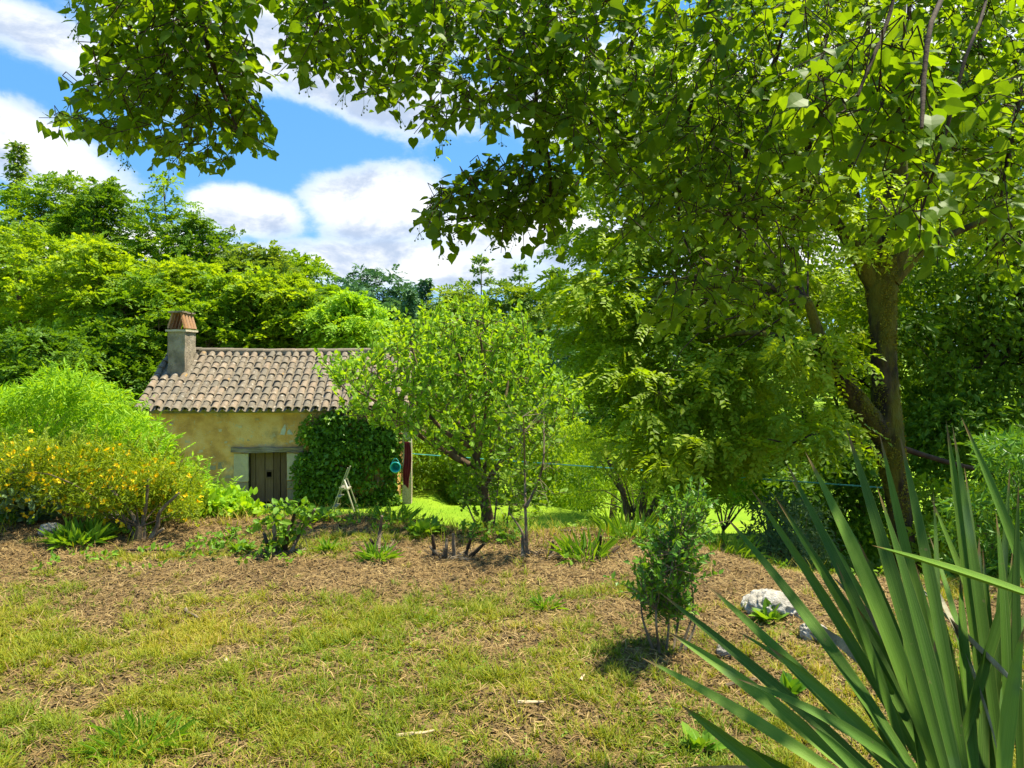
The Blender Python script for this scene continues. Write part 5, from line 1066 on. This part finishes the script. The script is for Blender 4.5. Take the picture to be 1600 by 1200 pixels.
bx2 = tx[ti] + rng.normal(size=len(ti)) * .013 * ts[ti]; by2 = ty[ti] + rng.normal(size=len(ti)) * .013 * ts[ti]
o = build('lawn_grass', [blades(x, y, rng.uniform(.02, .05, n) * tall, rng.uniform(.0024, .005, n), 1.6), blades(bx2, by2, rng.uniform(.035, .07, len(ti)) * ts[ti].clip(.5, 1.6), rng.uniform(.003, .006, len(ti)), 1.3)], M['grass'], kind='stuff')
tag(o, 'short patchy yellow-green grass over the foreground lawn', 'grass')
x, y = scatter(30000, 7.0, 20, lambda x, y: np.where((y > 9.5) | (x > 1.5), 1.0, .45) * (x < 6)); n = len(x)
o = build('meadow_grass', [blades(x, y, rng.uniform(.03, .09, n), rng.uniform(.006, .014, n), 1.1)], M['lawn'], kind='stuff')
tag(o, 'fresh bright green grass on the bank slope and the lower lawn', 'grass')
def litter(name, label, n, mat, l0, l1, wd, wfn, lift=.012, curl=True):
    x, y = scatter(n, 2.4, 8.2, wfn, pw=.85); n = len(x); P_ = np.stack([x, y, H(x, y) + lift * rng.random(n)], 1); a_ = rng.random(n) * 6.28
    D = np.stack([np.cos(a_), np.sin(a_), rng.normal(size=n) * .28], 1); N = rng.normal(size=(n, 3)) * .35 + np.array([0, 0, 1.]); ln = rng.uniform(l0, l1, n)
    T_ = (np.array([[-.5, 0, 0], [.5, 0, 0], [.8, .5, .06], [-.2, .5, .06], [.0, 1, .0]]), np.array([[0, 1, 2], [0, 2, 3], [3, 2, 4]]))
    o_ = build(name, [leaves(T_, P_, D, N, ln, wid=wd * rng.uniform(.6, 1.5, n) / ln)], mat, kind='stuff'); tag(o_, label, 'litter')
litter('straw_litter', 'dry tan straw and clippings strewn over the bare bank', 95000, M['straw'], .03, .10, .0035, lambda x, y: np.clip(1.0 - .72 * G(x, y), 0, 1))
litter('bark_litter', 'dark brown bark chips and dead leaves on the soil', 60000, M['mulch'], .012, .045, .011, lambda x, y: np.clip(1.0 - 1.0 * G(x, y), .04, 1) * .9)
# ragged growth along the crest
x = rng.uniform(-4.6, 2.6, 2600); y = 6.75 + .35 * rng.normal(size=2600) + .2 * (x > 1) ; k = fbm(x * 1.7, y * 1.7, 51) > .42; x, y = x[k], y[k]; n = len(x)
o = build('crest_grass', [blades(x, y, rng.uniform(.06, .22, n), rng.uniform(.004, .008, n), .9, tone=.25)], M['grass'], kind='stuff')
tag(o, 'longer straggling half-dry grass along the crest of the bank', 'grass')
x = rng.uniform(-4.8, 3.0, 1500); y = 6.5 + .45 * rng.normal(size=1500); k = fbm(x * 1.3, y * 1.3, 71) > .5; x, y = x[k], y[k]; n = len(x); P_ = np.stack([x, y, H(x, y) + .09 * rng.random(n)], 1); P_ = np.repeat(P_, 6, 0) + rng.normal(size=(n * 6, 3)) * np.array([.02, .02, .008])
o = build('crest_weeds', [leaves(TOV, P_, rng.normal(size=P_.shape) + np.array([0, 0, .6]), rng.normal(size=P_.shape) * .4 + np.array([0, -.2, 1.]), rng.uniform(.025, .06, n * 6))], M['weed'], kind='stuff')
tag(o, 'small leafy weeds sprouting along the crest of the bank', 'weeds')
# clover-like ground leaves
x, y = scatter(26000, 2.4, 7.0, lambda x, y: G(x, y) * sstep(.45, .6, fbm(x * 2.4, y * 2.4, 91))); n = len(x)
o = build('clover', [leaves(TW, np.stack([x, y, H(x, y) + .012 * rng.random(n)], 1), rng.normal(size=(n, 3)) * np.array([1, 1, .25]), rng.normal(size=(n, 3)) * .3 + np.array([0, 0, 1.]), rng.uniform(.01, .024, n))], M['weed'], kind='stuff')
tag(o, 'small round clover leaves mixed through the grass', 'clover')
# a few sticks that can be told apart
for (px, py, y, ln, an, lab, mt) in ((1170 - 340, 1102, 3.35, .13, .2, 'pale straight stick lying on the grass, bottom right of centre', 'straw'), (650, 1145, 3.1, .16, .3, 'tan twig lying on the grass at bottom centre', 'straw'), (355, 1045, 3.8, .07, -.9, 'short cream stick on the grass left of centre', 'straw'),
        (910, 1062, 3.6, .09, 1.2, 'cream splinter at the edge of the bare soil', 'straw'), (240, 874, 6.0, .55, .05, 'long dark dead branch lying along the left of the bare bank', 'dark_twig'), (300, 985, 4.5, .22, -.8, 'grey bent twig on the grass at left', 'twig'),
        (1165, 1050, 3.6, .25, .5, 'brown stick among the litter under the spiky leaves', 'twig'), (905, 830, 6.8, .35, .1, 'thin fallen branch on the crest right of the sapling', 'twig')):
    b_ = at(px, py, y); dx, dy = math.cos(an) * ln / 2, math.sin(an) * ln / 2; P_ = []
    for s_ in (-1, -.3, .35, 1): P_.append((s_ * dx + rng.normal() * .004, s_ * dy + rng.normal() * .004, H1(b_[0] + s_ * dx, y + s_ * dy) - H1(b_[0], y) + .02))
    if mt == 'straw' : me_ = solid('cream stick', [(.45, .34, .2), (.6, .48, .3)], 8, .8, .2)
    else: me_ = M[mt]
    o_ = build('fallen_stick', tube(P_, [.009 if ln < .3 else .011, .004], 6, 9, .1), me_); o_.location = (b_[0], y, H1(b_[0], y)); tag(o_, lab, 'stick')
print('tris', sum(sum(len(p.vertices) - 2 for p in o.data.polygons) if 0 else len(o.data.loops) for o in COL.objects if o.type == 'MESH' and o.data.users) / 3)
